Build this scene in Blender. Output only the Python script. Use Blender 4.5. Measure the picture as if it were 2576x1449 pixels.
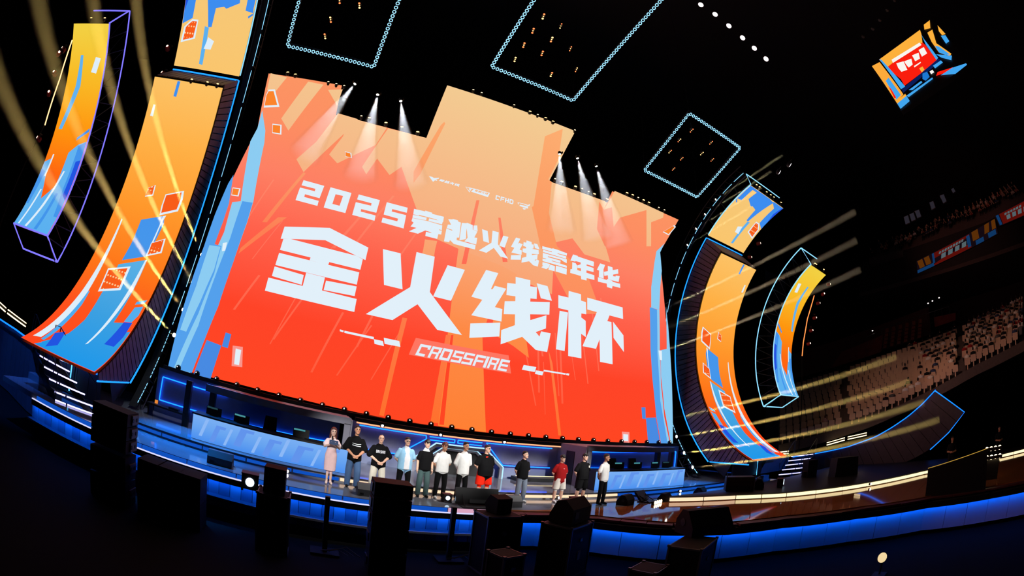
import bpy, bmesh, math, random
import numpy as np
from mathutils import Vector, Matrix

# ------------------------------------------------------------------ camera, world, exposure
sc = bpy.context.scene
for o in list(bpy.data.objects):
    bpy.data.objects.remove(o)
COL_ = sc.collection
CAM = (-5.641, -16.542, 2.726)
YAW, PITCH, ROLL = math.radians(-23.431), math.radians(16.814), math.radians(-7.070)
cam = bpy.data.cameras.new('camera')
cam.type = 'PANO'
LENS = 15.4936
def setpano(**kw):
    for k, v in kw.items():
        for tgt in (cam, getattr(cam, 'cycles', None)):
            if tgt is not None and hasattr(tgt, k):
                try:
                    setattr(tgt, k, v)
                    break
                except Exception:
                    pass
setpano(panorama_type='FISHEYE_EQUISOLID', fisheye_lens=LENS, fisheye_fov=math.radians(220))
cam.sensor_width = 36.0
cam.sensor_fit = 'HORIZONTAL'
cam.clip_start = 0.05
cam.clip_end = 500
camo = bpy.data.objects.new('camera', cam)
COL_.objects.link(camo)
camo.location = CAM
camo.rotation_mode = 'QUATERNION'
R_ = Matrix.Rotation(YAW, 3, 'Z') @ Matrix.Rotation(PITCH, 3, 'X') @ Matrix.Rotation(ROLL, 3, 'Y') @ Matrix.Rotation(math.pi / 2, 3, 'X')
camo.rotation_quaternion = R_.to_quaternion()
sc.camera = camo

world = bpy.data.worlds.new('dark_arena')
sc.world = world
world.use_nodes = True
world.node_tree.nodes['Background'].inputs[0].default_value = (0.25, 0.28, 0.5, 1)
world.node_tree.nodes['Background'].inputs[1].default_value = 0.0015
vs = sc.view_settings
vs.view_transform = 'Standard'
vs.look = 'None'
vs.exposure = 0.0
vs.gamma = 1.0
vs.use_curve_mapping = False

cy_ = sc.cycles
cy_.max_bounces = 4; cy_.diffuse_bounces = 2; cy_.glossy_bounces = 3; cy_.transmission_bounces = 2; cy_.volume_bounces = 0; cy_.transparent_max_bounces = 4
cy_.caustics_reflective = False; cy_.caustics_refractive = False
# ------------------------------------------------------------------ helpers
def lin(c):
    out = []
    for v in c[:3]:
        v /= 255.0
        out.append(v / 12.92 if v <= 0.04045 else ((v + 0.055) / 1.055) ** 2.4)
    return tuple(out) + (1.0,)
MATS = {}
def newmat(name):
    m = bpy.data.materials.new(name)
    m.use_nodes = True
    nt = m.node_tree
    for n in list(nt.nodes):
        nt.nodes.remove(n)
    return m, nt, nt.nodes.new('ShaderNodeOutputMaterial')
def EM(name, col, s=1.0):
    if name in MATS: return MATS[name]
    m, nt, o = newmat(name)
    e = nt.nodes.new('ShaderNodeEmission')
    e.inputs[0].default_value = lin(col); e.inputs[1].default_value = s
    nt.links.new(e.outputs[0], o.inputs[0])
    MATS[name] = m
    return m
def EG(name, stops, s=1.0):
    """an LED picture: colour by height on the screen (stops: z, colour)"""
    if name in MATS: return MATS[name]
    m, nt, o = newmat(name)
    tc = nt.nodes.new('ShaderNodeTexCoord'); sp = nt.nodes.new('ShaderNodeSeparateXYZ')
    mr = nt.nodes.new('ShaderNodeMapRange'); cr = nt.nodes.new('ShaderNodeValToRGB'); e = nt.nodes.new('ShaderNodeEmission')
    z0, z1 = stops[0][0], stops[-1][0]
    mr.inputs[1].default_value = z0; mr.inputs[2].default_value = z1
    el = cr.color_ramp.elements
    while len(el) < len(stops): el.new(0.5)
    for k, (z, c) in enumerate(stops):
        el[k].position = (z - z0) / (z1 - z0); el[k].color = lin(c)
    nt.links.new(tc.outputs['Object'], sp.inputs[0]); nt.links.new(sp.outputs[2], mr.inputs[0])
    nt.links.new(mr.outputs[0], cr.inputs[0]); nt.links.new(cr.outputs[0], e.inputs[0])
    e.inputs[1].default_value = s
    nt.links.new(e.outputs[0], o.inputs[0])
    MATS[name] = m
    return m
def PB(name, col, rough=0.6, metal=0.0, noise=0.0, scale=6.0, spec=0.5, bump=0.0):
    if name in MATS: return MATS[name]
    m, nt, o = newmat(name)
    b = nt.nodes.new('ShaderNodeBsdfPrincipled')
    c = lin(col)
    b.inputs['Base Color'].default_value = c
    b.inputs['Roughness'].default_value = rough
    b.inputs['Metallic'].default_value = metal
    b.inputs['Specular IOR Level'].default_value = spec
    if noise or bump:
        tc = nt.nodes.new('ShaderNodeTexCoord'); nz = nt.nodes.new('ShaderNodeTexNoise')
        nz.inputs['Scale'].default_value = scale; nz.inputs['Detail'].default_value = 3
        nt.links.new(tc.outputs['Object'], nz.inputs['Vector'])
        if noise:
            cr = nt.nodes.new('ShaderNodeValToRGB')
            cr.color_ramp.elements[0].position = 0.3; cr.color_ramp.elements[1].position = 0.7
            cr.color_ramp.elements[0].color = tuple(x * (1 - noise) for x in c[:3]) + (1,)
            cr.color_ramp.elements[1].color = tuple(min(1, x * (1 + noise)) for x in c[:3]) + (1,)
            nt.links.new(nz.outputs[0], cr.inputs[0]); nt.links.new(cr.outputs[0], b.inputs['Base Color'])
        if bump:
            bp = nt.nodes.new('ShaderNodeBump'); bp.inputs['Strength'].default_value = bump
            nt.links.new(nz.outputs[0], bp.inputs['Height']); nt.links.new(bp.outputs[0], b.inputs['Normal'])
    nt.links.new(b.outputs[0], o.inputs[0])
    MATS[name] = m
    return m
def tag(o, label=None, cat=None, group=None, kind=None):
    if label: o['label'] = label
    if cat: o['category'] = cat
    if group: o['group'] = group
    if kind: o['kind'] = kind
    return o
def empty(name, loc=(0, 0, 0), label=None, cat=None, group=None, rz=0.0, kind=None):
    o = bpy.data.objects.new(name, None)
    o.empty_display_size = 0.2
    COL_.objects.link(o)
    o.location = loc; o.rotation_euler = (0, 0, rz)
    return tag(o, label, cat, group, kind)
class MB:
    def __init__(s): s.v = []; s.f = []
    def poly(s, pts):
        n = len(s.v); s.v += [tuple(p) for p in pts]; s.f.append(tuple(range(n, n + len(pts)))); return s
    def hexa(s, p):      # 8 points: bottom 4 ccw, top 4 ccw
        n = len(s.v); s.v += [tuple(q) for q in p]
        for f in ((3, 2, 1, 0), (4, 5, 6, 7), (0, 1, 5, 4), (1, 2, 6, 5), (2, 3, 7, 6), (3, 0, 4, 7)):
            s.f.append(tuple(n + i for i in f))
        return s
    def box(s, c, d, rz=0.0, tilt=None):
        x, y, z = d[0] / 2, d[1] / 2, d[2] / 2
        P = [Vector(q) for q in ((-x, -y, -z), (x, -y, -z), (x, y, -z), (-x, y, -z), (-x, -y, z), (x, -y, z), (x, y, z), (-x, y, z))]
        M = Matrix.Rotation(rz, 3, 'Z')
        if tilt: M = M @ Matrix.Rotation(tilt, 3, 'X')
        return s.hexa([M @ q + Vector(c) for q in P])
    def prism(s, pts, z0, z1):   # xy polygon ccw
        n = len(s.v); k = len(pts)
        s.v += [(x, y, z0) for x, y in pts] + [(x, y, z1) for x, y in pts]
        s.f.append(tuple(n + i for i in reversed(range(k)))); s.f.append(tuple(n + k + i for i in range(k)))
        for i in range(k):
            j = (i + 1) % k
            s.f.append((n + i, n + j, n + k + j, n + k + i))
        return s
    def extrude(s, pts, vec):    # 3d polygon extruded
        n = len(s.v); k = len(pts); vec = Vector(vec)
        s.v += [tuple(p) for p in pts] + [tuple(Vector(p) + vec) for p in pts]
        s.f.append(tuple(n + i for i in reversed(range(k)))); s.f.append(tuple(n + k + i for i in range(k)))
        for i in range(k):
            j = (i + 1) % k
            s.f.append((n + i, n + j, n + k + j, n + k + i))
        return s
    def tube(s, pts, r, seg=6, closed=False, cap=True):
        pts = [Vector(p) for p in pts]; n0 = len(s.v); m = len(pts)
        rr = r if isinstance(r, (list, tuple)) else [r] * m
        for i, p in enumerate(pts):
            if closed: t = pts[(i + 1) % m] - pts[i - 1]
            else: t = pts[min(i + 1, m - 1)] - pts[max(i - 1, 0)]
            t.normalize()
            a = Vector((0, 0, 1)) if abs(t.z) < 0.9 else Vector((1, 0, 0))
            u = t.cross(a).normalized(); w = t.cross(u)
            for k in range(seg):
                an = 2 * math.pi * k / seg
                s.v.append(tuple(p + (u * math.cos(an) + w * math.sin(an)) * rr[i]))
        for i in range(m if closed else m - 1):
            j = (i + 1) % m
            for k in range(seg):
                l = (k + 1) % seg
                s.f.append((n0 + i * seg + k, n0 + i * seg + l, n0 + j * seg + l, n0 + j * seg + k))
        if cap and not closed:
            s.f.append(tuple(n0 + k for k in reversed(range(seg)))); s.f.append(tuple(n0 + (m - 1) * seg + k for k in range(seg)))
        return s
    def lathe(s, prof, c=(0, 0, 0), axis=(0, 0, 1), seg=14):  # prof: (radius, height) along axis
        ax = Vector(axis).normalized(); a = Vector((0, 0, 1)) if abs(ax.z) < 0.9 else Vector((1, 0, 0))
        u = ax.cross(a).normalized(); w = ax.cross(u); c = Vector(c); n0 = len(s.v)
        for r, h in prof:
            for k in range(seg):
                an = 2 * math.pi * k / seg
                s.v.append(tuple(c + ax * h + (u * math.cos(an) + w * math.sin(an)) * r))
        for i in range(len(prof) - 1):
            for k in range(seg):
                l = (k + 1) % seg
                s.f.append((n0 + i * seg + k, n0 + i * seg + l, n0 + (i + 1) * seg + l, n0 + (i + 1) * seg + k))
        s.f.append(tuple(n0 + k for k in reversed(range(seg)))); s.f.append(tuple(n0 + (len(prof) - 1) * seg + k for k in range(seg)))
        return s
    def build(s, name, mat, parent=None, smooth=False, label=None, cat=None, group=None, kind=None, loc=None):
        me = bpy.data.meshes.new(name)
        me.from_pydata(s.v, [], s.f)
        me.validate()
        for mm in (mat if isinstance(mat, (list, tuple)) else [mat]): me.materials.append(mm)
        if smooth:
            me.polygons.foreach_set('use_smooth', [True] * len(me.polygons))
        me.update()
        o = bpy.data.objects.new(name, me)
        COL_.objects.link(o)
        if parent is not None: o.parent = parent
        if loc is not None: o.location = loc
        return tag(o, label, cat, group, kind)
def inst(src, name, parent=None, loc=(0, 0, 0), rot=(0, 0, 0), scale=(1, 1, 1)):
    o = bpy.data.objects.new(name, src.data)
    COL_.objects.link(o)
    if parent is not None: o.parent = parent
    o.location = loc; o.rotation_euler = rot; o.scale = scale
    return o
def copy_tree(src, parent=None):
    c = src.copy(); COL_.objects.link(c); c.parent = parent
    for ch in src.children:
        copy_tree(ch, c)
    return c
BLACK = PB('matte_black', (10, 10, 12), 0.6)
DARK = PB('dark_grey_metal', (26, 26, 30), 0.45, 0.2)
RND = random.Random(7)
OUT=[[-11.83,15.31],[-8.12,15.61],[-7.82,13.91],[-3.53,14.03],[-3.25,17.51],[4.1,17.75],[2.78,13.96],[6.31,14.06],[6.64,14.85],[11.75,14.91],[10.06,12.24],[11.71,1.96],[8.35,1.98],[5.54,1.99],[1.18,2.0],[-3.07,2.01],[-6.18,2.09],[-8.69,2.09],[-11.7,2.0],[-11.02,12.25]]
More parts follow.
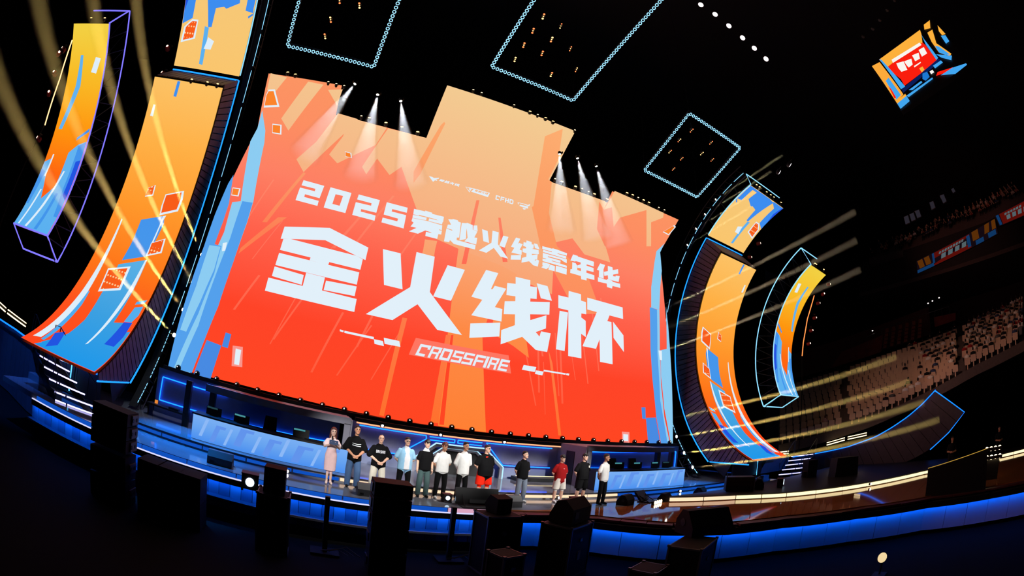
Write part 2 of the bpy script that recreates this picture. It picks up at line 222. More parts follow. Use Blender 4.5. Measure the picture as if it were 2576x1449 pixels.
GL={"jin": [[[-8.26,8.26],[-6.47,8.66],[-6.51,8.13],[-7.88,7.84],[-8.27,7.75]],[[-6.47,8.66],[-4.77,8.27],[-4.77,7.75],[-5.16,7.83],[-6.51,8.13]],[[-8.16,7.77],[-7.88,7.84],[-5.16,7.83],[-4.88,7.76],[-4.88,7.33],[-8.17,7.32]],[[-8.17,7.2],[-4.9,7.22],[-4.89,6.73],[-8.19,6.71]],[[-6.9,7.33],[-6.14,7.33],[-6.15,7.21],[-6.91,7.21]],[[-6.92,6.71],[-6.16,6.71],[-6.16,6.2],[-6.93,6.19]],[[-8.33,6.18],[-6.93,6.19],[-6.16,6.2],[-4.78,6.19],[-4.77,5.69],[-8.34,5.67]],[[-8.2,6.65],[-6.99,6.6],[-6.98,6.22],[-8.21,6.27]],[[-6.09,6.6],[-4.88,6.66],[-4.88,6.28],[-6.1,6.23]]],"huo": [[[-4.19,8.36],[-3.46,8.37],[-3.1,6.97],[-3.85,6.97]],[[-1.48,8.38],[-0.73,8.37],[-1.1,6.97],[-1.85,6.98]],[[-2.84,8.59],[-2.07,8.59],[-2.01,7.12],[-0.44,5.71],[-1.47,5.71],[-2.41,6.53],[-3.27,5.71],[-4.32,5.71],[-2.82,7.13]]],"xian": [[[0.18,8.6],[0.74,8.6],[0.51,7.84],[0.58,7.85],[0.66,8.02],[1.19,8.02],[0.79,7.13],[1.13,7.12],[1.16,6.59],[-0.17,6.58],[0.2,7.31],[-0.28,7.33]],[[-0.16,6.24],[1.12,6.54],[1.15,5.96],[-0.12,5.66]],[[1.55,8.64],[2.26,8.66],[2.29,8.39],[2.62,8.43],[2.66,7.9],[2.36,7.86],[2.37,7.72],[3.32,7.91],[3.36,7.35],[2.43,7.17],[2.47,6.92],[3.22,7.29],[3.26,6.71],[2.79,6.46],[2.99,6.3],[3.04,6.54],[3.52,6.54],[3.44,5.7],[2.88,5.7],[2.18,6.14],[1.25,5.65],[1.2,6.24],[1.78,6.56],[1.73,7.02],[1.22,6.92],[1.19,7.47],[1.67,7.58],[1.65,7.79],[1.23,7.75],[1.2,8.28],[1.59,8.33]],[[2.58,8.6],[3.13,8.6],[3.42,7.99],[2.86,7.98]]],"bei": [[[4.24,8.64],[4.92,8.64],[4.95,8.34],[5.22,8.33],[5.29,7.76],[5.02,7.75],[5.03,7.56],[5.29,7.45],[5.37,6.7],[5.1,6.81],[5.23,5.7],[4.52,5.7],[4.31,7.74],[3.78,7.74],[3.72,8.32],[4.26,8.33]],[[3.86,7.63],[4.3,7.64],[4.31,5.89],[3.86,5.89]],[[5.28,8.56],[7.42,8.54],[7.49,7.97],[6.64,7.98],[6.53,7.68],[6.78,7.68],[7.03,5.68],[6.28,5.69],[6.15,6.73],[5.99,6.26],[5.23,6.26],[5.88,7.99],[5.33,8.0]],[[6.87,7.72],[7.57,7.17],[7.67,6.36],[6.97,6.94]]],"d2": [[[-8.11,10.35],[-7.19,10.33],[-7.22,9.76],[-7.86,9.77],[-7.85,9.65],[-7.22,9.64],[-7.21,9.42],[-8.16,9.43],[-8.15,10.0],[-7.5,10.0],[-7.51,10.11],[-8.12,10.11]]],"d0": [[[-6.92,10.34],[-6.01,10.33],[-6.31,10.11],[-6.63,10.1]],[[-6.01,10.33],[-6.02,9.42],[-6.33,9.66],[-6.31,10.11]],[[-6.02,9.42],[-6.94,9.42],[-6.64,9.66],[-6.33,9.66]],[[-6.94,9.42],[-6.92,10.34],[-6.63,10.1],[-6.64,9.66]]],"d2b": [[[-5.7,10.35],[-4.79,10.35],[-4.8,9.77],[-5.44,9.76],[-5.43,9.65],[-4.8,9.65],[-4.79,9.42],[-5.73,9.42],[-5.73,9.99],[-5.08,10.01],[-5.09,10.12],[-5.71,10.12]]],"d5": [[[-4.49,10.34],[-3.59,10.35],[-3.58,10.12],[-4.2,10.11],[-4.2,10.0],[-3.58,10.01],[-3.56,9.42],[-4.5,9.43],[-4.5,9.64],[-3.88,9.65],[-3.87,9.77],[-4.49,9.78]]],"chuan": [[[-3.32,10.38],[-2.84,10.4],[-2.84,10.44],[-2.54,10.43],[-2.52,10.38],[-2.01,10.4],[-2.0,10.16],[-2.29,10.17],[-2.28,10.19],[-3.05,10.18],[-3.06,10.14],[-3.3,10.13]],[[-3.31,10.11],[-2.72,10.15],[-2.72,10.03],[-3.3,9.97]],[[-2.61,10.15],[-2.02,10.17],[-2.03,10.04],[-2.62,10.03]],[[-3.3,9.96],[-2.7,10.01],[-2.61,10.01],[-2.01,10.0],[-1.99,9.78],[-2.1,9.8],[-2.1,9.76],[-1.98,9.76],[-1.98,9.59],[-2.1,9.58],[-2.11,9.36],[-2.62,9.35],[-2.63,9.54],[-2.41,9.54],[-2.4,9.57],[-2.67,9.58],[-2.94,9.36],[-3.32,9.36],[-3.05,9.59],[-3.3,9.58],[-3.21,9.78],[-3.31,9.82]]],"yue": [[[-1.81,10.35],[-1.63,10.39],[-1.61,10.42],[-1.38,10.42],[-1.37,10.37],[-1.24,10.36],[-1.2,9.68],[-1.3,9.65],[-1.29,9.54],[-0.44,9.55],[-0.44,9.35],[-1.38,9.34],[-1.57,9.46],[-1.59,9.36],[-1.81,9.34],[-1.81,9.92],[-1.55,9.89],[-1.55,9.93],[-1.8,9.94],[-1.78,10.11],[-1.64,10.14]],[[-1.2,10.36],[-1.0,10.4],[-0.98,10.43],[-0.71,10.4],[-0.67,10.19],[-0.46,10.17],[-0.55,9.87],[-0.42,9.89],[-0.42,9.58],[-0.95,9.58],[-0.84,9.77],[-0.91,10.04],[-0.96,10.17],[-0.92,9.83],[-0.91,9.85],[-0.91,9.69],[-1.17,9.56]],[[-0.67,10.39],[-0.51,10.44],[-0.45,10.19],[-0.65,10.19]]],"huo2": [[[-0.27,10.34],[-0.01,10.33],[0.14,9.81],[-0.13,9.82]],[[0.73,10.33],[0.98,10.34],[0.87,9.8],[0.61,9.82]],[[0.21,10.41],[0.5,10.42],[0.54,9.87],[1.1,9.35],[0.73,9.35],[0.38,9.65],[0.08,9.34],[-0.26,9.36],[0.24,9.85]]],"xian2": [[[1.34,10.42],[1.55,10.42],[1.47,10.15],[1.52,10.21],[1.7,10.2],[1.58,9.91],[1.69,9.9],[1.7,9.69],[1.21,9.67],[1.32,9.92],[1.16,9.93]],[[1.21,9.54],[1.68,9.68],[1.69,9.46],[1.22,9.34]],[[1.86,10.43],[2.11,10.43],[2.14,10.32],[2.24,10.34],[2.24,10.15],[2.16,10.11],[2.5,10.15],[2.54,9.96],[2.19,9.88],[2.2,9.82],[2.48,9.94],[2.48,9.7],[2.36,9.64],[2.39,9.6],[2.47,9.69],[2.58,9.66],[2.55,9.37],[2.32,9.37],[2.1,9.5],[1.74,9.34],[1.74,9.56],[1.94,9.67],[1.93,9.83],[1.73,9.84],[1.72,10.0],[1.88,10.05],[1.88,10.12],[1.73,10.13],[1.73,10.31],[1.86,10.32]],[[2.24,10.4],[2.41,10.41],[2.55,10.19],[2.31,10.19]]],"jia": [[[2.67,10.39],[3.19,10.41],[3.2,10.44],[3.46,10.44],[3.99,10.41],[3.98,10.29],[3.49,10.27],[3.47,10.23],[3.18,10.24],[3.19,10.27],[2.68,10.25]],[[2.73,10.23],[3.96,10.25],[3.96,10.13],[2.73,10.12]],[[2.73,10.08],[4.0,10.11],[4.01,9.92],[3.76,9.98],[3.74,10.01],[3.01,9.99],[3.0,9.95],[3.68,9.96],[3.67,9.84],[3.22,9.84],[3.22,9.81],[3.6,9.82],[4.03,9.8],[4.03,9.7],[2.76,9.69],[2.74,9.8],[2.92,9.82],[2.93,9.85],[2.75,9.85]],[[2.76,9.64],[3.15,9.65],[3.1,9.47],[2.98,9.36],[2.73,9.38],[2.82,9.5],[2.77,9.48]],[[3.16,9.63],[3.41,9.62],[3.42,9.37],[3.09,9.37]],[[3.45,9.66],[4.04,9.66],[4.05,9.37],[3.46,9.38]]],"nian": [[[4.32,10.45],[4.58,10.45],[4.59,10.42],[5.53,10.41],[5.53,10.17],[5.12,10.17],[5.11,10.1],[5.53,10.09],[5.54,9.89],[5.13,9.87],[5.13,9.75],[5.6,9.74],[5.62,9.51],[5.17,9.49],[5.17,9.37],[4.87,9.36],[4.84,9.51],[4.24,9.51],[4.24,9.69],[4.33,9.72],[4.31,10.06],[4.49,10.06],[4.59,9.97],[4.61,9.75],[4.82,9.74],[4.81,9.88],[4.61,9.86],[4.6,9.97],[4.78,10.08],[4.77,10.17],[4.48,10.16],[4.47,10.13],[4.2,10.11]]],"hua": [[[5.9,10.43],[6.2,10.43],[6.12,10.17],[6.16,9.71],[5.87,9.72],[5.86,10.05],[5.73,10.06]],[[6.37,10.43],[6.66,10.43],[6.69,10.29],[7.02,10.43],[7.05,10.2],[6.73,10.07],[6.72,9.98],[6.88,10.0],[6.89,10.06],[7.14,10.09],[7.09,9.77],[6.43,9.75],[6.4,9.95],[6.19,9.86],[6.15,10.06],[6.39,10.16]],[[5.81,9.7],[6.35,9.69],[6.37,9.75],[6.69,9.74],[6.71,9.69],[7.19,9.7],[7.21,9.49],[6.72,9.48],[6.7,9.34],[6.39,9.34],[6.36,9.51],[5.83,9.48]]],"decoL": [[[-5.18,4.93],[-5.03,4.92],[-5.03,4.85],[-5.17,4.86]],[[-5.0,4.92],[-3.86,4.93],[-3.84,4.84],[-4.99,4.84]],[[-3.84,4.85],[-3.49,4.85],[-3.42,4.67],[-3.79,4.68]],[[-3.48,4.98],[-2.87,4.98],[-2.79,4.77],[-3.41,4.76]]],"decoR": [[[2.4,4.98],[3.0,4.98],[2.95,4.76],[2.34,4.77]],[[2.99,4.84],[3.37,4.84],[3.33,4.67],[2.97,4.68]],[[3.38,4.92],[4.49,4.92],[4.47,4.85],[3.36,4.85]],[[4.52,4.93],[4.67,4.93],[4.65,4.84],[4.5,4.85]]],"crossfire": [[[-2.03,5.04],[-1.59,5.05],[-1.62,4.95],[-2.06,4.94]],[[-2.06,4.94],[-1.97,4.94],[-2.08,4.58],[-2.18,4.58]],[[-2.05,4.68],[-1.79,4.68],[-1.82,4.58],[-2.08,4.58]],[[-1.72,4.95],[-1.62,4.95],[-1.64,4.88],[-1.74,4.88]],[[-1.54,5.05],[-1.14,5.05],[-1.17,4.96],[-1.57,4.96]],[[-1.57,4.96],[-1.48,4.96],[-1.59,4.58],[-1.69,4.58]],[[-1.27,4.96],[-1.17,4.96],[-1.21,4.82],[-1.31,4.82]],[[-1.51,4.84],[-1.25,4.84],[-1.27,4.76],[-1.54,4.76]],[[-1.35,4.76],[-1.26,4.76],[-1.31,4.59],[-1.41,4.59]],[[-1.1,5.06],[-0.7,5.06],[-0.73,4.95],[-1.13,4.95]],[[-1.13,4.95],[-1.04,4.95],[-1.11,4.69],[-1.21,4.69]],[[-0.82,4.95],[-0.73,4.95],[-0.8,4.69],[-0.9,4.69]],[[-1.21,4.69],[-0.8,4.69],[-0.83,4.59],[-1.24,4.59]],[[-0.63,5.06],[-0.22,5.06],[-0.25,4.97],[-0.65,4.96]],[[-0.65,4.96],[-0.56,4.97],[-0.59,4.86],[-0.68,4.86]],[[-0.68,4.86],[-0.28,4.86],[-0.31,4.78],[-0.71,4.78]],[[-0.4,4.78],[-0.31,4.78],[-0.33,4.68],[-0.43,4.68]],[[-0.74,4.68],[-0.33,4.68],[-0.36,4.59],[-0.76,4.59]],[[-0.19,5.06],[0.23,5.06],[0.2,4.97],[-0.21,4.97]],[[-0.21,4.97],[-0.11,4.97],[-0.14,4.86],[-0.24,4.86]],[[-0.24,4.86],[0.18,4.86],[0.15,4.78],[-0.27,4.78]],[[0.05,4.78],[0.15,4.78],[0.12,4.68],[0.02,4.68]],[[-0.3,4.68],[0.12,4.68],[0.1,4.59],[-0.32,4.59]],[[0.29,5.06],[0.71,5.06],[0.68,4.96],[0.26,4.96]],[[0.26,4.96],[0.36,4.96],[0.26,4.59],[0.16,4.59]],[[0.34,4.86],[0.61,4.86],[0.58,4.77],[0.31,4.77]],[[0.73,5.06],[0.85,5.06],[0.72,4.59],[0.6,4.59]],[[0.9,5.06],[1.3,5.06],[1.27,4.96],[0.88,4.97]],[[0.88,4.97],[0.97,4.97],[0.87,4.59],[0.77,4.59]],[[1.18,4.96],[1.27,4.96],[1.23,4.82],[1.14,4.82]],[[0.94,4.85],[1.2,4.84],[1.18,4.76],[0.92,4.76]],[[1.1,4.76],[1.19,4.76],[1.15,4.58],[1.05,4.58]],[[1.36,5.06],[1.76,5.06],[1.74,4.96],[1.33,4.96]],[[1.33,4.96],[1.43,4.96],[1.35,4.68],[1.26,4.68]],[[1.4,4.87],[1.69,4.86],[1.67,4.77],[1.38,4.77]],[[1.26,4.68],[1.66,4.67],[1.64,4.58],[1.23,4.58]]],"logo3": [[[0.12,12.15],[0.32,12.16],[0.32,12.11],[0.12,12.1]],[[0.12,12.1],[0.17,12.1],[0.17,11.93],[0.12,11.93]],[[0.17,11.98],[0.28,11.98],[0.28,11.94],[0.17,11.93]],[[0.28,12.11],[0.32,12.11],[0.32,12.08],[0.28,12.08]],[[0.36,12.16],[0.54,12.17],[0.54,12.12],[0.36,12.11]],[[0.36,12.11],[0.4,12.11],[0.4,11.94],[0.36,11.94]],[[0.4,12.07],[0.52,12.07],[0.52,12.03],[0.4,12.02]],[[0.58,12.17],[0.64,12.17],[0.64,11.94],[0.58,11.94]],[[0.71,12.18],[0.77,12.18],[0.76,11.95],[0.71,11.94]],[[0.64,12.08],[0.71,12.09],[0.71,12.03],[0.64,12.03]],[[0.8,12.18],[0.97,12.19],[0.96,12.13],[0.8,12.13]],[[0.8,12.13],[0.85,12.13],[0.85,12.0],[0.8,12.0]],[[0.94,12.15],[0.99,12.15],[0.99,11.99],[0.94,11.99]],[[0.8,12.0],[0.96,12.0],[0.96,11.95],[0.8,11.95]]],"logo1": [[[-3.02,12.06],[-2.87,12.07],[-2.78,12.04],[-2.56,12.13],[-2.58,12.07],[-2.71,12.01],[-2.62,12.01],[-2.64,11.95],[-2.72,11.95],[-2.79,11.85]],[[-2.48,12.09],[-2.42,12.09],[-2.41,12.09],[-2.37,12.09],[-2.37,12.09],[-2.3,12.09],[-2.31,12.07],[-2.35,12.07],[-2.35,12.07],[-2.46,12.07],[-2.46,12.06],[-2.5,12.06]],[[-2.5,12.06],[-2.41,12.06],[-2.42,12.05],[-2.51,12.04]],[[-2.4,12.06],[-2.31,12.07],[-2.32,12.05],[-2.41,12.05]],[[-2.51,12.04],[-2.42,12.05],[-2.41,12.05],[-2.32,12.05],[-2.34,12.02],[-2.35,12.03],[-2.35,12.02],[-2.33,12.02],[-2.35,12.0],[-2.36,12.0],[-2.38,11.98],[-2.46,11.98],[-2.44,12.0],[-2.41,12.0],[-2.41,12.0],[-2.45,12.0],[-2.5,11.98],[-2.56,11.98],[-2.5,12.0],[-2.54,12.0],[-2.51,12.02],[-2.52,12.03]],[[-2.25,12.09],[-2.22,12.1],[-2.22,12.1],[-2.19,12.1],[-2.19,12.09],[-2.17,12.09],[-2.21,12.02],[-2.22,12.01],[-2.23,12.0],[-2.1,12.0],[-2.11,11.98],[-2.25,11.98],[-2.27,11.99],[-2.28,11.98],[-2.32,11.98],[-2.28,12.04],[-2.24,12.04],[-2.24,12.04],[-2.28,12.05],[-2.26,12.06],[-2.24,12.07]],[[-2.16,12.09],[-2.13,12.1],[-2.13,12.1],[-2.09,12.1],[-2.1,12.07],[-2.07,12.07],[-2.1,12.04],[-2.08,12.04],[-2.1,12.0],[-2.17,12.0],[-2.15,12.03],[-2.14,12.06],[-2.14,12.07],[-2.16,12.03],[-2.15,12.04],[-2.16,12.02],[-2.21,12.0]],[[-2.09,12.1],[-2.06,12.1],[-2.07,12.08],[-2.1,12.07]],[[-2.02,12.1],[-1.99,12.1],[-1.99,12.03],[-2.03,12.04]],[[-1.89,12.1],[-1.85,12.1],[-1.89,12.03],[-1.93,12.04]],[[-1.95,12.11],[-1.91,12.11],[-1.93,12.04],[-1.88,11.98],[-1.93,11.98],[-1.97,12.01],[-2.03,11.98],[-2.08,11.98],[-1.98,12.04]],[[-1.78,12.11],[-1.75,12.11],[-1.77,12.08],[-1.76,12.09],[-1.73,12.09],[-1.77,12.05],[-1.75,12.05],[-1.76,12.02],[-1.84,12.02],[-1.81,12.05],[-1.83,12.05]],[[-1.84,12.0],[-1.76,12.02],[-1.77,11.99],[-1.85,11.98]],[[-1.7,12.11],[-1.66,12.11],[-1.66,12.1],[-1.65,12.1],[-1.65,12.08],[-1.67,12.08],[-1.61,12.08],[-1.62,12.06],[-1.67,12.05],[-1.67,12.04],[-1.63,12.05],[-1.64,12.02],[-1.66,12.02],[-1.65,12.01],[-1.64,12.02],[-1.62,12.02],[-1.64,11.98],[-1.67,11.98],[-1.7,12.0],[-1.77,11.98],[-1.76,12.01],[-1.72,12.02],[-1.72,12.04],[-1.75,12.04],[-1.74,12.06],[-1.71,12.07],[-1.71,12.08],[-1.73,12.08],[-1.72,12.1],[-1.71,12.1]],[[-1.64,12.11],[-1.62,12.11],[-1.61,12.08],[-1.64,12.08]]],"logo2": [[[-1.34,12.09],[-0.93,12.13],[-0.94,12.1],[-1.31,12.07]],[[-1.34,12.09],[-1.31,12.07],[-1.09,11.91],[-1.11,11.87]],[[-1.18,12.06],[-1.02,12.09],[-1.07,12.02],[-1.09,11.93]],[[-0.93,12.13],[-0.18,12.16],[-0.24,11.92],[-1.05,11.93],[-0.99,12.02]]],"logo2t": [[[-0.85,12.1],[-0.8,12.1],[-0.8,12.1],[-0.77,12.1],[-0.77,12.1],[-0.72,12.1],[-0.73,12.08],[-0.76,12.08],[-0.75,12.08],[-0.83,12.08],[-0.83,12.07],[-0.86,12.07]],[[-0.86,12.07],[-0.8,12.08],[-0.81,12.06],[-0.87,12.06]],[[-0.79,12.08],[-0.73,12.08],[-0.74,12.07],[-0.8,12.07]],[[-0.87,12.06],[-0.8,12.06],[-0.8,12.06],[-0.74,12.06],[-0.75,12.04],[-0.76,12.04],[-0.76,12.04],[-0.75,12.04],[-0.76,12.03],[-0.77,12.02],[-0.78,12.0],[-0.83,12.0],[-0.82,12.02],[-0.8,12.02],[-0.8,12.02],[-0.82,12.02],[-0.86,12.0],[-0.9,12.0],[-0.86,12.02],[-0.89,12.02],[-0.87,12.04],[-0.88,12.04]],[[-0.69,12.1],[-0.67,12.11],[-0.66,12.11],[-0.64,12.11],[-0.64,12.1],[-0.63,12.1],[-0.66,12.04],[-0.67,12.04],[-0.68,12.02],[-0.59,12.03],[-0.6,12.01],[-0.7,12.0],[-0.71,12.01],[-0.72,12.01],[-0.74,12.0],[-0.71,12.06],[-0.69,12.06],[-0.68,12.06],[-0.71,12.06],[-0.7,12.08],[-0.68,12.08]],[[-0.63,12.11],[-0.6,12.11],[-0.6,12.11],[-0.58,12.11],[-0.58,12.09],[-0.56,12.09],[-0.59,12.06],[-0.57,12.06],[-0.59,12.03],[-0.64,12.03],[-0.62,12.05],[-0.61,12.07],[-0.61,12.09],[-0.63,12.05],[-0.62,12.06],[-0.63,12.04],[-0.67,12.03]],[[-0.57,12.11],[-0.55,12.12],[-0.56,12.09],[-0.58,12.09]],[[-0.53,12.11],[-0.5,12.11],[-0.52,12.06],[-0.54,12.06]],[[-0.43,12.11],[-0.41,12.11],[-0.45,12.06],[-0.47,12.06]],[[-0.48,12.12],[-0.45,12.12],[-0.48,12.06],[-0.45,12.01],[-0.48,12.01],[-0.5,12.04],[-0.55,12.01],[-0.58,12.01],[-0.5,12.06]],[[-0.36,12.13],[-0.34,12.13],[-0.36,12.1],[-0.35,12.1],[-0.33,12.1],[-0.36,12.07],[-0.35,12.07],[-0.36,12.05],[-0.41,12.05],[-0.39,12.07],[-0.4,12.07]],[[-0.42,12.03],[-0.36,12.05],[-0.37,12.03],[-0.43,12.01]],[[-0.3,12.13],[-0.28,12.13],[-0.28,12.12],[-0.27,12.12],[-0.28,12.1],[-0.29,12.1],[-0.25,12.1],[-0.26,12.08],[-0.3,12.07],[-0.3,12.07],[-0.27,12.08],[-0.28,12.05],[-0.29,12.05],[-0.29,12.04],[-0.28,12.05],[-0.27,12.05],[-0.29,12.02],[-0.31,12.02],[-0.33,12.03],[-0.37,12.01],[-0.36,12.04],[-0.34,12.05],[-0.33,12.07],[-0.35,12.07],[-0.34,12.08],[-0.32,12.09],[-0.32,12.1],[-0.33,12.1],[-0.32,12.12],[-0.31,12.12]],[[-0.27,12.13],[-0.25,12.13],[-0.25,12.1],[-0.27,12.1]]],"logo4": [[[1.2,12.14],[1.52,12.18],[1.51,12.15],[1.21,12.12]],[[1.2,12.14],[1.23,12.14],[1.27,12.07],[1.23,12.04]],[[1.52,12.18],[1.72,12.18],[1.84,12.27],[1.8,12.14],[1.7,12.13],[1.52,12.14]],[[1.33,12.06],[1.75,12.11],[1.74,11.99],[1.31,11.99]],[[1.46,11.95],[1.68,11.96],[1.55,11.87]]]}
BG=[["peach",[[-3.25,17.51],[4.1,17.75],[2.78,13.96],[6.31,14.06],[5.8,12.67],[6.65,10.74],[5.07,10.72],[4.33,11.34],[3.38,10.84],[3.49,8.35],[1.69,8.66],[0.96,9.02],[0.28,7.26],[-0.78,7.02],[-1.1,9.26],[-2.15,9.43],[-2.86,9.95],[-4.26,12.22],[-3.53,14.03]]],["pillar",[[-1.1,9.26],[0.96,9.02],[0.75,7.37],[0.48,5.91],[1.17,2.01],[-0.84,2.03],[-0.97,5.62]]],["pillar",[[0.96,9.02],[1.67,8.83],[2.69,5.34],[1.89,5.72],[0.93,6.05],[0.75,7.37]]],["pillar2",[[-2.55,9.17],[-2.08,9.3],[-2.04,7.63],[-2.6,7.49]]],["orange",[[3.31,17.52],[2.3,16.54],[2.09,12.32],[2.01,12.23],[2.66,10.43],[3.52,10.68],[2.93,12.23],[2.93,13.97],[2.73,14.03],[3.18,15.4]]],["orange",[[2.66,10.43],[3.53,10.68],[5.39,9.58],[6.27,8.01],[4.87,7.72]]],["red",[[5.79,13.89],[6.1,13.52],[6.62,13.85],[6.77,12.74],[7.17,13.42],[9.08,14.57],[9.07,12.34],[6.26,11.49],[5.72,12.27]]],["peach",[[6.79,14.92],[10.46,14.89],[10.4,14.56],[9.43,13.92],[9.42,12.45],[9.07,12.34],[9.08,14.57],[7.17,13.42],[6.77,12.74],[6.62,13.85],[6.1,13.52],[6.38,14.05]]],["orange",[[-2.92,15.22],[-3.04,14.96],[-3.7,12.16],[-3.58,11.62],[-3.38,12.15],[-2.85,15.14]]],["peach",[[-11.73,15.33],[-10.84,15.29],[-11.02,14.4],[-11.46,14.32]]],["peach",[[-9.74,15.33],[-8.97,15.36],[-9.6,12.51],[-10.16,13.02]]],["peach",[[-8.65,15.13],[-8.0,15.37],[-7.94,14.4]]],["peach",[[-7.75,14.0],[-6.79,13.97],[-6.92,13.75],[-7.14,13.05],[-8.25,10.77],[-8.75,11.26],[-8.2,12.29],[-8.05,12.83]]],["peach",[[-7.1,13.93],[-5.4,13.94],[-5.63,12.91],[-6.98,11.55],[-7.45,11.86],[-7.15,12.88]]],["peach",[[-5.33,13.93],[-3.52,14.02],[-3.63,13.07],[-4.67,11.66],[-5.39,12.27],[-5.64,11.4],[-5.91,11.69]]],["pillar",[[-2.58,9.26],[-2.06,9.33],[-2.1,8.59],[-2.42,8.8],[-2.55,8.4]]],["thin",[[-2.88,5.92],[-2.69,5.93],[-3.0,2.07],[-3.18,2.08]]],["thin",[[-1.05,5.61],[-0.87,5.64],[-0.85,2.13],[-1.17,2.12]]],["thin",[[3.56,5.86],[3.84,5.28],[4.68,2.17],[4.53,2.16]]],["thin",[[-8.25,10.76],[-8.14,10.72],[-9.05,8.3],[-9.25,8.26]]],["thin",[[-8.66,8.61],[-8.3,8.7],[-9.83,6.8],[-9.8,7.05]]],["red",[[-0.7,11.67],[-0.56,11.72],[-0.67,8.68],[-0.87,8.63]]],["red",[[0.43,11.16],[0.54,11.19],[1.14,9.25],[0.92,9.19]]],["red",[[-0.85,5.64],[-0.75,5.67],[-0.63,2.09],[-0.82,2.08]]],["glow",[[-2.23,5.25],[1.72,5.28],[1.93,4.55],[-2.4,4.56]]],["ltblue",[[-11.19,13.19],[-10.61,12.22],[-10.42,11.65],[-9.9,9.0],[-10.44,8.87],[-11.07,11.55],[-11.02,12.25]]],["ltblue",[[-10.44,8.87],[-9.9,9.0],[-9.86,8.11],[-9.93,6.44],[-10.08,4.67],[-10.35,3.31],[-10.7,2.0],[-11.44,1.99],[-11.14,3.22],[-10.88,4.35],[-10.83,6.56],[-10.7,7.49],[-10.79,8.75]]],["midblue",[[-10.37,8.89],[-9.91,8.93],[-9.87,8.11],[-9.93,6.44],[-10.08,4.67],[-10.35,3.31],[-10.63,2.02],[-11.2,1.99],[-10.73,3.78],[-10.51,5.84],[-10.36,7.32]]],["midblue",[[-11.19,9.89],[-10.91,8.67],[-10.89,7.87],[-10.94,6.93],[-10.62,6.92],[-10.59,5.82],[-10.84,4.21],[-11.44,1.99],[-11.7,2.0],[-11.59,3.71],[-11.37,6.78],[-11.35,8.1],[-11.27,9.48]]],["ltblue",[[-11.15,6.84],[-10.65,6.89],[-10.64,5.97],[-10.88,4.66],[-11.19,3.43],[-11.47,3.44],[-11.22,5.2]]],["dkblue",[[-10.25,3.35],[-9.61,3.3],[-9.81,2.01],[-10.55,1.99]]],["dkblue",[[-9.54,3.81],[-9.3,3.8],[-9.33,3.27],[-9.58,3.28]]],["halo",[[-9.15,3.41],[-8.74,3.46],[-8.62,2.73],[-9.05,2.67]]],["white",[[-9.01,3.34],[-8.78,3.33],[-8.76,2.77],[-8.96,2.76]]],["white",[[-10.6,7.05],[-10.43,7.12],[-10.4,6.79],[-10.53,6.73]]],["ltblue",[[10.41,12.92],[9.76,12.23],[9.61,11.52],[9.4,10.08],[9.44,8.98],[10.04,8.98],[10.07,10.24],[10.18,11.2],[10.05,12.26]]],["midblue",[[9.44,8.98],[9.33,8.96],[9.51,6.81],[9.75,5.41],[10.27,3.36],[10.81,1.97],[11.49,1.98],[10.86,3.39],[10.43,5.06],[10.18,6.91],[10.04,8.98],[9.86,8.96]]],["ltblue",[[9.86,8.96],[10.04,8.98],[10.18,6.91],[10.43,5.06],[10.86,3.39],[11.49,1.98],[11.3,1.98],[10.46,4.22],[10.02,6.71]]],["ltblue",[[10.53,9.26],[10.7,6.98],[10.22,6.83],[10.39,5.48],[10.81,3.81],[11.55,1.98],[11.71,1.98],[11.19,5.57],[10.76,8.14]]],["dkblue",[[9.53,3.28],[10.23,3.33],[10.75,1.97],[9.87,1.96]]],["dkblue",[[9.16,3.79],[9.43,3.81],[9.53,3.22],[9.29,3.23]]],["halo",[[8.04,2.53],[8.52,2.52],[8.59,2.0],[8.11,2.01]]],["white",[[8.14,2.41],[8.45,2.4],[8.49,2.08],[8.18,2.09]]],["white",[[10.08,6.81],[10.32,6.82],[10.38,6.33],[10.2,6.33]]],["white",[[-11.37,14.32],[-11.08,14.41],[-10.46,13.53],[-11.17,13.32],[-11.36,14.0]]],["chip",[[-11.33,14.23],[-11.1,14.3],[-10.6,13.6],[-11.17,13.43],[-11.33,13.97]]],["white",[[-10.42,12.61],[-9.99,12.66],[-9.81,12.18],[-10.24,12.15]]],["chip",[[-10.38,12.56],[-10.03,12.6],[-9.89,12.22],[-10.24,12.2]]],["white",[[-6.83,12.15],[-6.54,12.15],[-6.44,11.92],[-6.73,11.91]]],["chip",[[-6.8,12.12],[-6.58,12.12],[-6.49,11.93],[-6.73,11.93]]],["white",[[-10.99,9.33],[-10.63,9.37],[-10.59,9.02],[-10.92,8.99]]],["chip",[[-10.96,9.3],[-10.68,9.33],[-10.65,9.05],[-10.91,9.03]]],["white",[[10.23,13.54],[11.22,14.33],[11.35,14.25],[10.72,13.5]]],["chip",[[10.32,13.6],[11.11,14.23],[11.22,14.17],[10.71,13.57]]],["chip",[[-6.81,5.99],[-6.69,6.15],[-6.43,6.16],[-6.55,5.99]]]]
